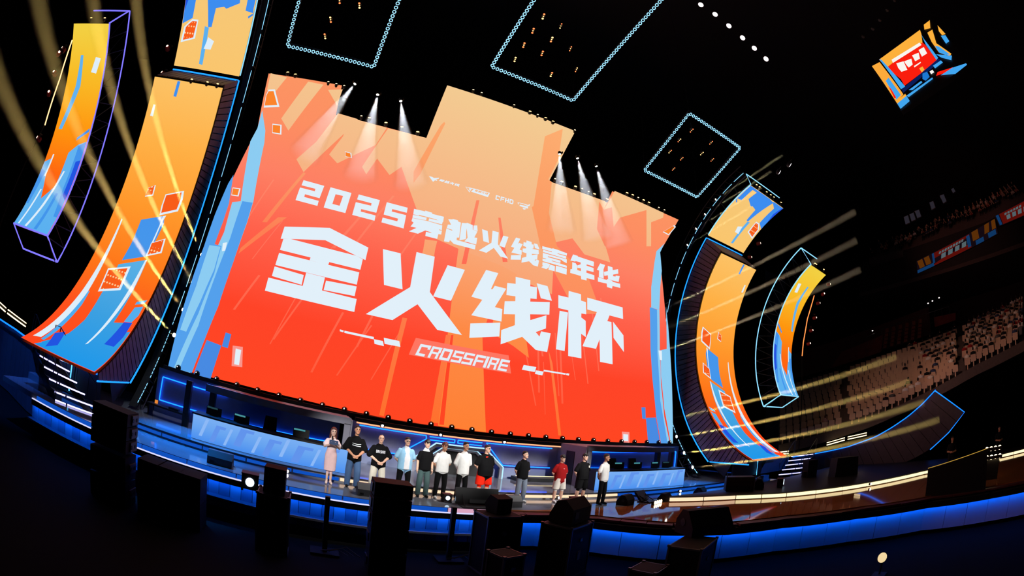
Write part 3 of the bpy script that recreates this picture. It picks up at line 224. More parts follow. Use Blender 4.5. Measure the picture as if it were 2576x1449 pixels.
COL=[["cblue2",[[12.44,-46],[12.44,-68.8],[15.3,-68.8],[14.6,-58],[13.4,-50]]],["cblue",[[14.39,-5.0],[13.34,-1.6],[13.23,-4.4],[13.38,-16.8],[14.46,-20.9],[14.38,-13.9]]],["cblue2",[[14.52,-22.7],[13.31,-18.1],[13.28,-27.2],[13.29,-44.7],[12.57,-42.4],[12.62,-54.5],[12.55,-67.2],[12.79,-70.8],[14.07,-70.3],[15.17,-66.1],[14.62,-56.4],[14.48,-47.9],[14.56,-35.5]]],["ccyan",[[12.83,-36.3],[12.52,-35.0],[12.51,-38.9],[12.62,-42.3],[12.92,-43.0]]],["ccyan",[[12.87,-34.0],[12.49,-32.2],[12.55,-34.0],[12.89,-35.3]]],["ccyan",[[15.32,-37.2],[15.14,-36.1],[15.07,-42.4],[15.12,-57.4],[15.16,-64.8],[15.31,-64.7]]],["cdark",[[12.9,-43.3],[12.57,-42.4],[12.55,-49.2],[12.62,-54.5],[13.02,-54.9]]],["cdark",[[15.1,-59.1],[14.77,-56.4],[14.49,-64.2],[14.79,-67.8]]],["cwhite",[[15.39,-6.4],[15.32,-6.8],[15.2,-36.8],[15.37,-64.1],[15.7,-65.4],[15.49,-37.1],[15.43,-21.2]]],["cwhite",[[13.38,-18.7],[13.31,-18.1],[13.28,-29.4],[13.39,-41.2],[13.57,-57.6],[13.64,-58.4],[13.55,-43.7]]],["cwhite",[[13.39,-1.9],[13.25,-1.4],[13.33,-4.6],[13.38,-16.8],[13.46,-17.0],[13.39,-4.7]]],["cwhite",[[13.64,5.6],[12.82,8.3],[12.75,5.4],[12.78,1.0],[13.57,-2.0],[13.64,1.4]]],["cchip",[[13.59,5.3],[12.91,7.6],[12.85,5.2],[12.87,1.5],[13.53,-1.0],[13.58,1.8]]],["cwhite",[[13.45,-12.0],[12.87,-9.2],[12.79,-14.5],[13.4,-17.1]]],["cchip",[[13.41,-12.1],[12.93,-9.8],[12.87,-14.2],[13.37,-16.4]]],["cwhite",[[14.89,-25.6],[13.89,-22.3],[13.8,-32.0],[14.74,-35.4]]],["cchip",[[14.81,-26.1],[13.99,-23.3],[13.91,-31.4],[14.7,-34.2]]],["cwhite",[[14.6,6.3],[14.27,7.9],[14.22,4.1],[14.61,3.0]]],["cchip",[[14.59,6.2],[14.32,7.6],[14.28,4.4],[14.6,3.4]]],["cblue",[[14.67,45.8],[14.52,45.7],[14.55,39.2],[14.71,39.3]]],["cwhite",[[15.67,35.3],[15.55,35.2],[15.53,31.0],[15.7,31.1]]]]
UP=[["cblue",[[12.47,68.3],[12.36,74.9],[13.24,75.7],[13.24,73.8],[12.82,73.8],[12.83,67.3],[12.42,66.9]]],["cblue",[[12.34,66.2],[12.42,66.9],[12.65,65.7],[12.63,65.0]]],["cblue",[[13.16,69.4],[13.24,75.7],[14.45,75.5],[14.94,74.3],[14.53,60.6],[14.35,60.8],[14.3,66.9],[13.9,67.6],[13.77,67.1]]],["cblue",[[14.79,74.6],[14.97,76.5],[16.29,75.8],[16.3,64.0],[15.97,60.8],[15.45,62.9],[15.4,72.3]]],["cdark",[[15.78,69.9],[15.9,75.6],[16.16,75.2],[16.15,64.8]]],["ccyan",[[14.48,60.5],[14.71,60.8],[14.61,48.9],[14.41,48.7]]],["cwhite",[[14.07,56.5],[14.41,57.5],[14.53,53.7],[14.16,53.8]]],["cwhite",[[15.11,62.6],[15.45,62.6],[15.83,59.9],[15.88,54.8],[15.11,56.5]]],["cchip",[[15.17,62.0],[15.43,62.0],[15.73,59.9],[15.77,55.6],[15.22,56.8]]]]
SM=[["cwhite",[[18.02,46.5],[18.36,47.0],[18.48,40.4],[18.13,40.0]]],["ccyan",[[19.22,47.5],[19.4,47.4],[19.3,33.8],[19.6,15.1],[19.36,15.1],[18.97,34.1]]],["ccyan",[[16.98,-31.0],[19.38,-31.0],[19.69,0.0],[19.32,2.0],[19.13,-6.0],[18.68,-16.0],[18.2,-9.0],[18.31,6.0],[17.9,10.0],[17.44,12.0]]],["cblue",[[17.44,12.0],[17.84,9.5],[17.64,-10.0],[17.32,-22.0],[17.09,-22.0]]],["cdark",[[17.36,4.0],[17.63,3.0],[17.47,-12.0],[17.17,-14.0]]],["cblue",[[17.51,16.0],[18.11,11.5],[18.13,12.8],[17.53,17.5]]],["cblue",[[19.3,-4.0],[19.64,-3.0],[19.47,-20.0],[19.29,-20.0]]],["cwhite",[[19.19,4.0],[19.29,4.0],[19.23,-6.0],[19.13,-6.0]]],["cwhite",[[18.02,-2.0],[18.12,-2.0],[18.39,-20.0],[18.59,-30.5],[18.44,-30.5],[18.21,-18.0]]],["cwhite",[[18.92,-12.0],[19.02,-12.0],[19.09,-30.5],[18.99,-30.5]]],["cblue",[[17.77,-12.0],[17.92,-12.0],[17.94,-30.5],[17.74,-30.5]]]]
CUBE=[["o",[[-14.91,17.44],[-15.41,17.43],[-15.8,15.25],[-15.27,15.05]]],["b",[[-15.24,16.32],[-15.46,16.41],[-15.66,15.28],[-15.33,15.17]]],["r",[[-15.25,16.01],[-15.32,15.78],[-15.37,15.26],[-15.26,15.28]]],["y",[[-15.46,17.57],[-18.46,17.96],[-18.4,17.72],[-18.14,17.19],[-16.18,17.05],[-15.6,16.94]]],["r",[[-15.6,16.94],[-16.18,17.05],[-18.18,17.25],[-18.25,17.01],[-18.35,16.01],[-16.06,15.62],[-16.04,16.02]]],["b",[[-15.47,17.59],[-15.57,17.49],[-16.08,15.55],[-15.8,15.55]]],["b",[[-18.37,17.71],[-18.36,17.38],[-18.49,16.12],[-18.34,16.06],[-18.27,17.04]]],["w",[[-16.09,17.21],[-18.01,17.32],[-18.05,17.15],[-16.07,17.01]]],["w",[[-16.23,16.9],[-16.65,16.81],[-16.61,16.3],[-16.26,16.35],[-16.2,16.62]]],["w",[[-16.68,16.79],[-17.12,16.74],[-17.02,16.42],[-16.74,16.37],[-16.69,16.58]]],["w",[[-17.25,16.88],[-17.66,16.84],[-17.55,16.52],[-17.24,16.51]]],["w",[[-17.74,16.97],[-18.09,16.98],[-18.07,16.59],[-17.71,16.56]]],["w",[[-17.04,16.31],[-17.49,16.35],[-17.48,16.29],[-17.03,16.23]]],["y",[[-17.24,16.07],[-17.46,16.08],[-17.46,15.88],[-17.26,15.82]]],["d",[[-15.82,15.51],[-18.48,16.07],[-18.55,15.92],[-15.84,15.31]]],["b",[[-16.16,15.31],[-17.0,15.44],[-17.03,15.35],[-16.35,15.22]]],["b",[[-18.0,15.86],[-18.55,15.92],[-18.59,15.78],[-18.03,15.69]]],["m",[[-17.26,15.74],[-17.54,15.73],[-17.53,15.43],[-17.23,15.34],[-17.12,15.5]]],["w",[[-17.67,15.67],[-17.86,15.69],[-17.88,15.53],[-17.67,15.51]]],["b",[[-15.93,15.1],[-17.64,15.34],[-17.64,15.26],[-15.99,14.98]]],["y",[[-18.83,18.08],[-19.3,18.15],[-19.05,17.73],[-18.69,17.81]]],["y",[[-18.74,17.58],[-19.1,17.6],[-18.85,16.83],[-19.28,15.97],[-19.15,15.91],[-18.69,16.33],[-18.65,17.01]]],["b",[[-18.69,16.74],[-18.87,16.61],[-19.19,15.97],[-18.94,16.05],[-18.69,16.33]]],["y",[[-19.52,17.67],[-19.63,17.04],[-19.41,17.06],[-19.38,17.34]]],["b",[[-19.32,17.07],[-19.58,16.98],[-19.58,16.6],[-19.33,16.56]]],["b",[[-18.49,16.3],[-19.25,15.87],[-19.08,15.67],[-18.66,16.02]]],["y",[[-15.27,15.05],[-15.9,15.2],[-15.92,15.08],[-15.29,14.93]]],["b",[[-15.29,14.93],[-15.92,15.08],[-15.96,14.77],[-15.34,14.62]]],["r",[[-18.05,15.45],[-18.93,15.32],[-18.92,15.17],[-17.87,15.31]]],["b",[[-18.88,15.31],[-19.73,15.2],[-19.74,15.12],[-18.88,14.97],[-18.12,15.23]]]]
CUBEF=[[-14.84, 17.46], [-19.48, 18.24], [-19.9, 15.16], [-15.31, 14.56]]
# ------------------------------------------------------------------ main LED screen
LEDC = {
 'red': EG('led_red', [(2, (255, 70, 34)), (5, (255, 68, 40)), (8, (255, 98, 76)), (10.5, (254, 128, 100)), (13, (253, 142, 98)), (16, (252, 150, 100))]),
 'peach': EG('led_peach', [(4, (255, 134, 66)), (8, (250, 160, 112)), (11, (247, 180, 132)), (14, (245, 192, 140)), (17.6, (243, 203, 146))]),
 'pillar': EG('led_pillar', [(2, (255, 128, 52)), (6, (254, 138, 70)), (10, (249, 172, 124))]),
 'orange': EG('led_orange', [(7, (254, 138, 92)), (11, (252, 152, 98)), (17, (253, 172, 112))]),
 'thin': EG('led_thin', [(2, (255, 112, 44)), (8, (253, 128, 84)), (13, (250, 170, 120))]),
 'glow': EM('led_glow', (255, 118, 98)), 'ltblue': EM('led_ltblue', (140, 204, 242)), 'midblue': EM('led_midblue', (84, 160, 236)),
 'dkblue': EM('led_dkblue', (72, 138, 226)), 'white': EM('led_white', (226, 240, 250)), 'halo': EM('led_halo', (250, 150, 140)),
 'chip': EM('led_chip', (252, 132, 44)),
}
LEDC['pillar2'] = LEDC['pillar']
scr = empty('led_screen', (0, 0, 0), 'huge stepped LED wall glowing orange and red with white Chinese lettering above the stage', 'screen')
MB().extrude([(x, 0.0, z) for x, z in OUT], (0, 0.25, 0)).build('screen_body', BLACK, scr)
pic = MB().poly([(x, -0.004, z) for x, z in OUT]).build('screen_picture', LEDC['red'], scr)
NAMES_BG = []
NAMES = {'red': 'red_band', 'peach': 'peach_band', 'pillar': 'orange_pillar', 'pillar2': 'orange_pillar', 'orange': 'orange_band', 'thin': 'orange_stripe', 'glow': 'caption_panel',
         'ltblue': 'light_blue_curve', 'midblue': 'blue_curve', 'dkblue': 'blue_block', 'white': 'white_block', 'halo': 'pink_block', 'chip': 'orange_chip'}
for k, (cl, poly) in enumerate(BG):
    MB().poly([(x, -0.008 - 0.0025 * k, z) for x, z in poly]).build(NAMES[cl], LEDC[cl], pic)
LEDC['streak'] = EG('led_streak', [(2, (255, 84, 48)), (8, (255, 116, 92)), (12, (253, 150, 116))])
SR = random.Random(11)
for k in range(26):
    sd = -1 if k % 2 else 1
    x = sd * SR.uniform(2.2, 9.8); z = SR.uniform(5.2, 10.8); L = SR.uniform(1.2, 3.2); w = SR.uniform(.03, .1); dx = sd * L * SR.uniform(.25, .5) if sd < 0 else L * SR.uniform(.12, .35)
    z1 = max(2.2, z - L)
    MB().poly([(x, -0.0062, z), (x + w, -0.0062, z), (x + w + dx, -0.0062, z1), (x + dx, -0.0062, z1)]).build('light_streak', LEDC['streak'], pic)
for key, polys in GL.items():
    mb = MB(); off = -0.19 if key != 'logo2t' else -0.195
    for j, p in enumerate(polys):
        mb.poly([(x, off - 0.0006 * j, z) for x, z in p])
    nm = {'decoL': 'caption_dash', 'decoR': 'caption_dash', 'crossfire': 'caption_lettering'}.get(key, 'logo' if key.startswith('logo') else 'letter')
    mb.build(nm, LEDC['peach'] if key == 'logo2t' else LEDC['white'], pic)

# ------------------------------------------------------------------ curved LED towers (rings about a horizontal axis)
def P3(x, ph, R, cy=-7.33, cz=7.5):
    a = math.radians(ph)
    return (x, cy + R * math.cos(a), cz + R * math.sin(a))
def clip(poly, lo, hi):
    for sgn, lim in ((1, lo), (-1, hi)):
        out = []
        for i in range(len(poly)):
            a, b = poly[i - 1], poly[i]
            da, db = sgn * (a[1] - lim), sgn * (b[1] - lim)
            if (da >= 0) != (db >= 0):
                t = da / (da - db)
                out.append((a[0] + (b[0] - a[0]) * t, lim))
            if db >= 0: out.append(b)
        poly = out
        if len(poly) < 3: return []
    return poly
def wrap(mb, poly, R, fx, cy, cz, step=3.0):
    lo = min(p[1] for p in poly); hi = max(p[1] for p in poly)
    a = math.floor(lo / step) * step
    while a < hi:
        q = clip(poly, a, a + step)
        if q: mb.poly([P3(fx(x, ph), ph, R, cy, cz) for x, ph in q])
        a += step
def shell(mb, x0, x1, a0, a1, R, fx, cy, cz, step=3.0):
    wrap(mb, [(x0, a0), (x1, a0), (x1, a1), (x0, a1)], R, fx, cy, cz, step)
def arcpts(x, a0, a1, R, cy=-7.33, cz=7.5, fx=None, n=None):
    n = n or max(2, int(abs(a1 - a0) / 3) + 1)
    out = []
    for i in range(n + 1):
        a = a0 + (a1 - a0) * i / n
        out.append(P3(fx(x, a) if fx else x, a, R, cy, cz))
    return out
CC = {'cblue': EG('col_blue', [(0.5, (28, 140, 235)), (6, (70, 150, 235)), (16, (60, 140, 240))]), 'cblue2': EG('col_blue2', [(1, (20, 150, 235)), (3, (60, 160, 225)), (6, (96, 180, 230))]),
      'ccyan': EG('col_cyan', [(1, (70, 170, 240)), (7, (100, 180, 240)), (16, (90, 175, 240))]), 'cdark': EM('col_dark', (34, 84, 225)), 'cwhite': EM('col_white', (222, 238, 250)), 'cchip': EM('col_chip', (250, 96, 28))}
def dotted(name, c0, c1, scale):
    m, nt, o = newmat(name)
    tc = nt.nodes.new('ShaderNodeTexCoord'); vo = nt.nodes.new('ShaderNodeTexVoronoi'); vo.inputs['Scale'].default_value = scale; vo.inputs['Randomness'].default_value = 0.0
    cr = nt.nodes.new('ShaderNodeValToRGB'); cr.color_ramp.interpolation = 'CONSTANT'; cr.color_ramp.elements[0].color = lin(c1); cr.color_ramp.elements[1].position = 0.3; cr.color_ramp.elements[1].color = lin(c0)
    e = nt.nodes.new('ShaderNodeEmission')
    nt.links.new(tc.outputs['Object'], vo.inputs['Vector']); nt.links.new(vo.outputs['Distance'], cr.inputs[0]); nt.links.new(cr.outputs[0], e.inputs[0]); nt.links.new(e.outputs[0], o.inputs[0])
    return m
CC['cchip'] = dotted('col_chip_dots', (248, 92, 26), (255, 206, 150), 7.0)
COLB = EG('column_picture', [(1.2, (255, 70, 30)), (3.2, (255, 84, 28)), (5.0, (255, 120, 26)), (7.5, (255, 152, 44)), (10, (255, 176, 70)), (12.5, (252, 196, 104)), (15.6, (246, 200, 120))])
SMB = EG('small_column_picture', [(4.6, (255, 84, 20)), (7.2, (255, 104, 16)), (9, (255, 150, 14)), (11, (248, 190, 40)), (12.6, (240, 214, 74))])
SLAT = PB('mauve_slat', (96, 80, 104), 0.65, noise=0.12)
EDGEB = EM('blue_led_edge', (30, 140, 255), 1.6)
LINE_R = EM('pale_blue_led_line', (140, 214, 255), 1.2)
LINE_L = EM('violet_led_line', (120, 112, 255), 1.3)
BULB = EM('warm_bulb', (255, 236, 190), 6.0)
def ident(s): return lambda x, ph: s * x
def column(s):
    side = 'left' if s < 0 else 'right'
    near = 'nearer the stairs on the left' if s < 0 else 'beside the right-hand seats'
    f = ident(s); cy, cz = -7.33, 7.5
    t = empty('curved_led_tower', (s * 14.2, -5.0, 0.9), 'tall curved orange LED tower with mauve slatted side, %s of the main screen' % side, 'led tower')
    T = Matrix.Translation((-s * 14.2, 5.0, -0.9))
    def B(mb, name, mat, **k):
        o = mb.build(name, mat, t, **k)
        o.matrix_parent_inverse = T
        return o
    mb = MB(); shell(mb, 12.42, 16.0, -69, 45, 6.6, f, cy, cz); cs = B(mb, 'curved_screen', COLB)
    mb = MB(); shell(mb, 12.42, 16.0, -69, 45, 6.68, f, cy, cz); shell(mb, 12.42, 16.0, -57, 46, 8.2, f, cy, cz)
    for x in (12.5, 16.0):
        for a in range(-60, 45, 3):
            mb.poly([P3(s * x, a, 6.68), P3(s * x, a, 8.2), P3(s * x, a + 3, 8.2), P3(s * x, a + 3, 6.68)])
    B(mb, 'frame', DARK)
    for k, (cl, poly) in enumerate(COL):
        mb = MB(); wrap(mb, [(min(15.98, max(12.44, x)), max(-68.8, min(44.8, a))) for x, a in poly], 6.59 - 0.003 * k, f, cy, cz)
        mb.build({'cblue': 'blue_panel', 'cblue2': 'blue_path', 'ccyan': 'cyan_panel', 'cdark': 'dark_blue_panel', 'cwhite': 'white_streak', 'cchip': 'orange_chip'}[cl], CC[cl], cs)
    # slats on the side towards the screen
    a = -67.0
    while a < 44.5:
        a1 = a + 1.75
        def rad(aa):
            r = 8.12
            if aa < 0: r = min(r, (7.5 - 1.12) / -math.sin(math.radians(aa)))
            return r
        if min(rad(a), rad(a1)) > 6.78:
            q = [P3(s * 12.40, a, 6.72), P3(s * 12.40, a, rad(a)), P3(s * 12.40, a1, rad(a1)), P3(s * 12.40, a1, 6.72)]
            B(MB().extrude(q, (s * 0.05, 0, 0)), 'slat', SLAT)
        a += 2.1
    # slatted cap on top of the lower screen
    for k in range(12):
        x0 = 12.5 + k * 0.29
        q = [P3(s * x0, 45.4, 6.72), P3(s * (x0 + 0.25), 45.4, 6.72), P3(s * (x0 + 0.25), 45.4, 8.12), P3(s * x0, 45.4, 8.12)]
        B(MB().extrude(q, (0, -0.03, 0.03)), 'cap_slat', SLAT)
    mb = MB(); mb.tube(arcpts(s * 12.37, -51, 46, 8.2), 0.035, 5); mb.tube([P3(s * 12.4, 46, 8.2), P3(s * 16, 46, 8.2)], 0.035, 5)
    if True: mb.tube([P3(s * 12.4, -51.5, 8.15), P3(s * 12.4, -68, 6.9)], 0.03, 5)
    B(mb, 'blue_led_edge', EDGEB)
    # upper screen
    mb = MB(); shell(mb, 12.42, 16.0, 47.2, 75, 8.2, f, cy, cz); us = B(mb, 'upper_screen', COLB)
    mb = MB(); shell(mb, 12.42, 16.0, 47.2, 75, 8.26, f, cy, cz)
    for x in (12.5, 16): mb.tube(arcpts(s * x, 46, 75, 9.0), 0.05, 5)
    for a in (52, 60, 68, 75):
        mb.tube([P3(s * 12.5, a, 8.26), P3(s * 12.5, a, 9.0)], 0.03, 4); mb.tube([P3(s * 12.5, a, 9.0), P3(s * 16, a, 9.0)], 0.03, 4)
    B(mb, 'upper_frame', DARK)
    for k, (cl, poly) in enumerate(UP):
        mb = MB(); wrap(mb, [(min(15.98, max(12.44, x)), max(47.3, min(74.9, a))) for x, a in poly], 8.19 - 0.003 * k, f, cy, cz)
        mb.build({'cblue': 'blue_panel', 'cdark': 'dark_blue_panel', 'ccyan': 'cyan_panel', 'cwhite': 'white_streak', 'cchip': 'orange_chip'}[cl], CC[cl], us)
    mb = MB(); mb.tube(arcpts(s * 12.38, 47.5, 75, 8.2), 0.03, 5)
    mb.tube([P3(s * 12.38, 75.3, 8.2), P3(s * 12.38, 75.3, 9.0), P3(s * 16, 75.3, 9.0)], 0.03, 5)
    B(mb, 'led_outline', LINE_R)
    # thin back ring carrying the dashed light line
    mb = MB()
    shell(mb, 12.2, 12.55, -52, 75, 9.12, f, cy, cz)
    for k in range(42):
        a = -52 + k * 3.0
        mb.tube([P3(s * 12.2, a, 9.1), P3(s * 12.2, a + 1.5, 9.55), P3(s * 12.2, a + 3, 9.1)], 0.025, 4)
    mb.tube(arcpts(s * 12.2, -52, 75, 9.55), 0.035, 4)
    B(mb, 'ring_truss', BLACK)
    a = -51.0; k = 0
    while a < 74.5:
        ln = 0.8 if a < -25 else (5.0 if s > 0 else 9.0)
        if s < 0 and a > -22: ln = 9.4
        B(MB().tube(arcpts(s * 12.18, a, min(a + ln, 75), 9.0, n=4), 0.022 if s > 0 else 0.016, 4), 'led_dash', LINE_R)
        a += ln + (0.35 if a < -25 else 1.3) + (1.5 if (a < -25 and k % 6 == 5) else 0); k += 1
    return t
colL = column(-1)
colR = column(1)

def small_column(s):
    cy, cz = -8.3, 7.5
    def f(x, ph):
        z = cz + 5.35 * math.sin(math.radians(ph))
        return s * (x + 0.86 * (z - 4.9) / 7.6)
    t = empty('hanging_led_arc', (s * 18.5, -4, 4.2), 'small curved yellow LED tower in a %s light-line frame, outermost on the %s' % (('violet', 'left') if s < 0 else ('pale blue', 'right')), 'led tower')
    T = Matrix.Translation((-s * 18.5, 4, -4.2))
    def B(mb, name, mat):
        o = mb.build(name, mat, t); o.matrix_parent_inverse = T; return o
    x0, x1 = 17.0, 19.4
    mb = MB(); shell(mb, x0, x1, -31, 61.5, 5.35, f, cy, cz); cs = B(mb, 'curved_screen', SMB)
    mb = MB(); shell(mb, x0, x1, -31, 61.5, 5.42, f, cy, cz)
    for k in range(14):
        a = -31 + k * 6.6
        mb.tube([P3(f(x0, a), a, 5.42, cy, cz), P3(f(x0, min(a + 6.6, 61)), min(a + 6.6, 61), 6.68, cy, cz)], 0.02, 4)
        mb.tube([P3(f(x0, a), a, 5.42, cy, cz), P3(f(x0, a), a, 6.68, cy, cz)], 0.02, 4)
    B(mb, 'frame', DARK)
    for k, (cl, poly) in enumerate(SM):
        q = []
        for x, a in poly:
            z = cz + 5.35 * math.sin(math.radians(a))
            q.append((min(x1 - .02, max(x0 + .02, x - 0.86 * (z - 4.9) / 7.6)), max(-30.8, min(61.3, a))))
        mb = MB(); wrap(mb, q, 5.34 - 0.003 * k, f, cy, cz)
        mb.build({'cblue': 'blue_panel', 'ccyan': 'cyan_panel', 'cdark': 'dark_blue_panel', 'cwhite': 'white_streak'}[cl], CC[cl], cs)
    mb = MB(); r = 0.035
    mb.tube(arcpts(x0 - .03, -31, 61.8, 5.35, cy, cz, f), r, 5); mb.tube(arcpts(x0 - .03, -30, 62.4, 6.7, cy, cz, f), r, 5)
    q = lambda x, a, R: P3(f(x, a), a, R, cy, cz)
    mb.tube([q(x0, -31, 5.35), q(x1, -31, 5.35), q(x1, -30, 6.7), q(x0, -30, 6.7), q(x0, -31, 5.35)], r, 5)
    mb.tube([q(x1, 62.4, 6.7), q(x0, 62.4, 6.7), q(x0, 61.8, 5.35)], r, 5)
    B(mb, 'led_outline', LINE_L if s < 0 else LINE_R)
    return t
small_column(-1); small_column(1)
# ------------------------------------------------------------------ stage floor, steps and front
FLOOR = PB('glossy_stage_floor', (112, 116, 126), 0.08, noise=0.06, scale=2.0, spec=0.6)
FLOOR2 = PB('glossy_dark_runway', (170, 105, 62), 0.05, noise=0.08, scale=2.0, spec=0.8)
RIM = PB('maroon_rim_deck', (92, 44, 44), 0.5)
GREYW = PB('grey_stage_panel', (132, 132, 146), 0.6, noise=0.05)
FASC = PB('pale_fascia_panel', (190, 196, 214), 0.55)
FASC2 = PB('grey_fascia_panel', (168, 176, 196), 0.55); FASC3 = PB('darker_fascia_panel', (146, 154, 178), 0.55)
PINKL = EM('pink_led_strip', (226, 170, 196), 0.95)
BLUEL = EM('blue_led_strip', (20, 92, 215), 0.75)
WHITEL = EM('white_led_line', (206, 206, 255), 1.2)
WARML = EM('warm_led_strip', (255, 214, 176), 1.25)
GOLDL = EM('gold_led_strip', (255, 232, 176), 1.6)
BLUEGLOW = EM('blue_underglow_strip', (10, 104, 255), 14.0)
ORANGEL = EM('orange_led_strip', (255, 176, 128), 1.2)
fl = empty('stage_floor', kind='structure')
def part(mb, name, mat, parent, **k): return mb.build(name, mat, parent, **k)
part(MB().prism([(-16.5, -5.25), (16.5, -5.25), (16.5, -3.6), (-16.5, -3.6)], -0.16, 0.0), 'stage_floor_deck', FLOOR, fl)
part(MB().prism([(-16.5, -3.6), (16.5, -3.6), (16.5, 2.5), (-16.5, 2.5)], -0.16, 0.22), 'upper_floor_deck', FLOOR, fl)
part(MB().prism([(-0.4, -5.25), (1.2, -5.45), (2.4, -6.2), (3.9, -7.95), (5.4, -9.1), (7.2, -10.0), (9.4, -11.9), (11.3, -14.4), (12.0, -17.0), (12.6, -21.0), (12.4, -26.0), (22.5, -26.0), (22.0, -20.0), (20.5, -16.0), (17.9, -12.95), (13.0, -9.75), (10.6, -8.05), (8.9, -6.6), (6.4, -5.252)], -0.14, 0.001), 'runway_deck', FLOOR2, fl)
rimp = [(-0.4, -5.25), (1.2, -5.45), (2.4, -6.2), (3.9, -7.95), (5.4, -9.1), (7.2, -10.0), (9.4, -11.9), (11.3, -14.4), (12.0, -17.0), (12.6, -21.0)]
for (a, b) in zip(rimp[:-1], rimp[1:]):
    d = Vector((b[0] - a[0], b[1] - a[1])); L = d.length; n = max(1, int(L / 0.75)); d.normalize(); nn = Vector((d.y, -d.x))
    for i in range(n):
        p = Vector(a) + d * (L * (i + 0.5) / n) + nn * (0.17 + RND.uniform(-0.03, 0.05))
        part(MB().box((p.x, p.y, -0.05 + RND.uniform(-0.015, 0.0)), (L / n - 0.02, 0.36, 0.06), math.atan2(d.y, d.x)), 'rim_plank', RIM, fl)
# riser of the upper step: LED strip in segments
x = -14.6; k = 0
while x < 14.4:
    w = 1.42
    m = BLUEL if x < -5.5 or x > 5.2 else WARML
    part(MB().box((x + w / 2, -3.62, 0.10), (w - 0.05, 0.04, 0.09)), 'step_led_strip', m, fl)
    x += w; k += 1
part(MB().box((0, -3.63, 0.2), (29.2, 0.03, 0.03)), 'step_nosing', DARK, fl)
# front edge: segments, white line, black lip
x = -14.6
while x < -0.5:
    w = 1.42
    m = BLUEL if x < -3.2 else PINKL
    part(MB().box((x + w / 2, -5.27, -0.07), (w - 0.04, 0.05, 0.11)), 'front_led_strip', m, fl)
    x += w
x = 4.6
while x < 14:
    part(MB().box((x + 0.71, -5.27, -0.07), (1.38, 0.05, 0.11)), 'front_led_strip', PINKL if x < 9 else BLUEL, fl); x += 1.42
part(MB().box((-7.6, -5.29, -0.148), (14.4, 0.05, 0.028)), 'white_light_line', WHITEL, fl)
part(MB().box((-7.6, -5.22, -0.245), (14.4, 0.2, 0.165)), 'front_lip', BLACK, fl)
sf = empty('trim_2', kind='structure')
n = 46
for i in range(n):
    x = -15.0 + (14.6) * (i + 0.5) / n
    part(MB().box((x, -4.98 + (0.012 if i % 2 else 0), -0.72), (14.6 / n - 0.012, 0.06, 0.8)), 'fascia_panel', (FASC, FASC2, FASC3)[(i * 7 + i // 3) % 3], sf)
part(MB().box((-7.7, -5.16, -0.345), (14.4, 0.05, 0.03)), 'blue_underglow', BLUEGLOW, sf)
part(MB().box((-7.7, -5.12, -0.80), (14.6, 0.34, 0.06)), 'front_ledge', PB('grey_ledge', (120, 122, 140), 0.6), sf)
# thrust front with underglow
rp = [(-0.4, -5.0), (1.0, -5.15), (2.2, -5.95), (3.7, -7.7), (5.2, -8.85), (7.0, -9.75), (9.2, -11.65), (11.1, -14.2), (11.8, -17.0), (12.4, -21.0), (12.3, -26.0)]
for (a, b) in zip(rp[:-1], rp[1:]):
    d = Vector((b[0] - a[0], b[1] - a[1])); L = d.length; d.normalize(); m_ = (Vector(a) + Vector(b)) / 2; an = math.atan2(d.y, d.x); nn = Vector((d.y, -d.x))
    k = max(1, int(L / 0.9))
    for i in range(k):
        p = Vector(a) + d * (L * (i + 0.5) / k)
        part(MB().box((p.x, p.y, -0.78), (L / k - 0.015, 0.06, 0.86), an), 'fascia_panel', FASC, sf)
    q = m_ + nn * 0.2
    part(MB().box((q.x, q.y, -0.36), (L, 0.05, 0.03), an), 'blue_underglow', BLUEGLOW, sf)
    q = m_ + nn * 0.2
    part(MB().box((q.x, q.y, -0.235), (L + 0.1, 0.5, 0.2), an), 'front_lip', BLACK, sf)
# gold LED riser along the runway
gp = [(6.4, -5.3), (8.9, -6.6), (10.6, -8.05), (13.0, -9.75), (17.9, -12.95), (20.5, -16.0), (22.0, -20.0)]
gr = empty('side_platform', (12, -7, 0), 'raised dark side platform edged with a bright golden LED riser along the runway', 'platform')
Tg = Matrix.Translation((-12, 7, 0))
o = part(MB().prism([(6.4, -5.25), (8.9, -6.55), (10.6, -8.0), (13.0, -9.7), (17.9, -12.9), (20.5, -15.95), (22.0, -19.95), (23.4, -19.9), (23.4, -5.25)], -0.2, 0.22), 'platform_deck', DARK, gr); o.matrix_parent_inverse = Tg
for (a, b) in zip(gp[:-1], gp[1:]):
    d = Vector((b[0] - a[0], b[1] - a[1])); L = d.length; d.normalize(); an = math.atan2(d.y, d.x)
    k = max(1, int(round(L / 1.45)))
    for i in range(k):
        p = Vector(a) + d * (L * (i + 0.5) / k)
        o = part(MB().box((p.x, p.y, 0.1), (L / k - 0.05, 0.05, 0.13), an), 'gold_led_segment', GOLDL if a[0] > 8 else WARML, gr); o.matrix_parent_inverse = Tg
# arena floor
MB().prism([(-60, -60), (60, -60), (60, 30), (-60, 30)], -1.5, -1.35).build('floor', PB('dark_arena_floor', (3, 3, 4), 0.9, noise=0.3, scale=1.0, spec=0.15), kind='structure')

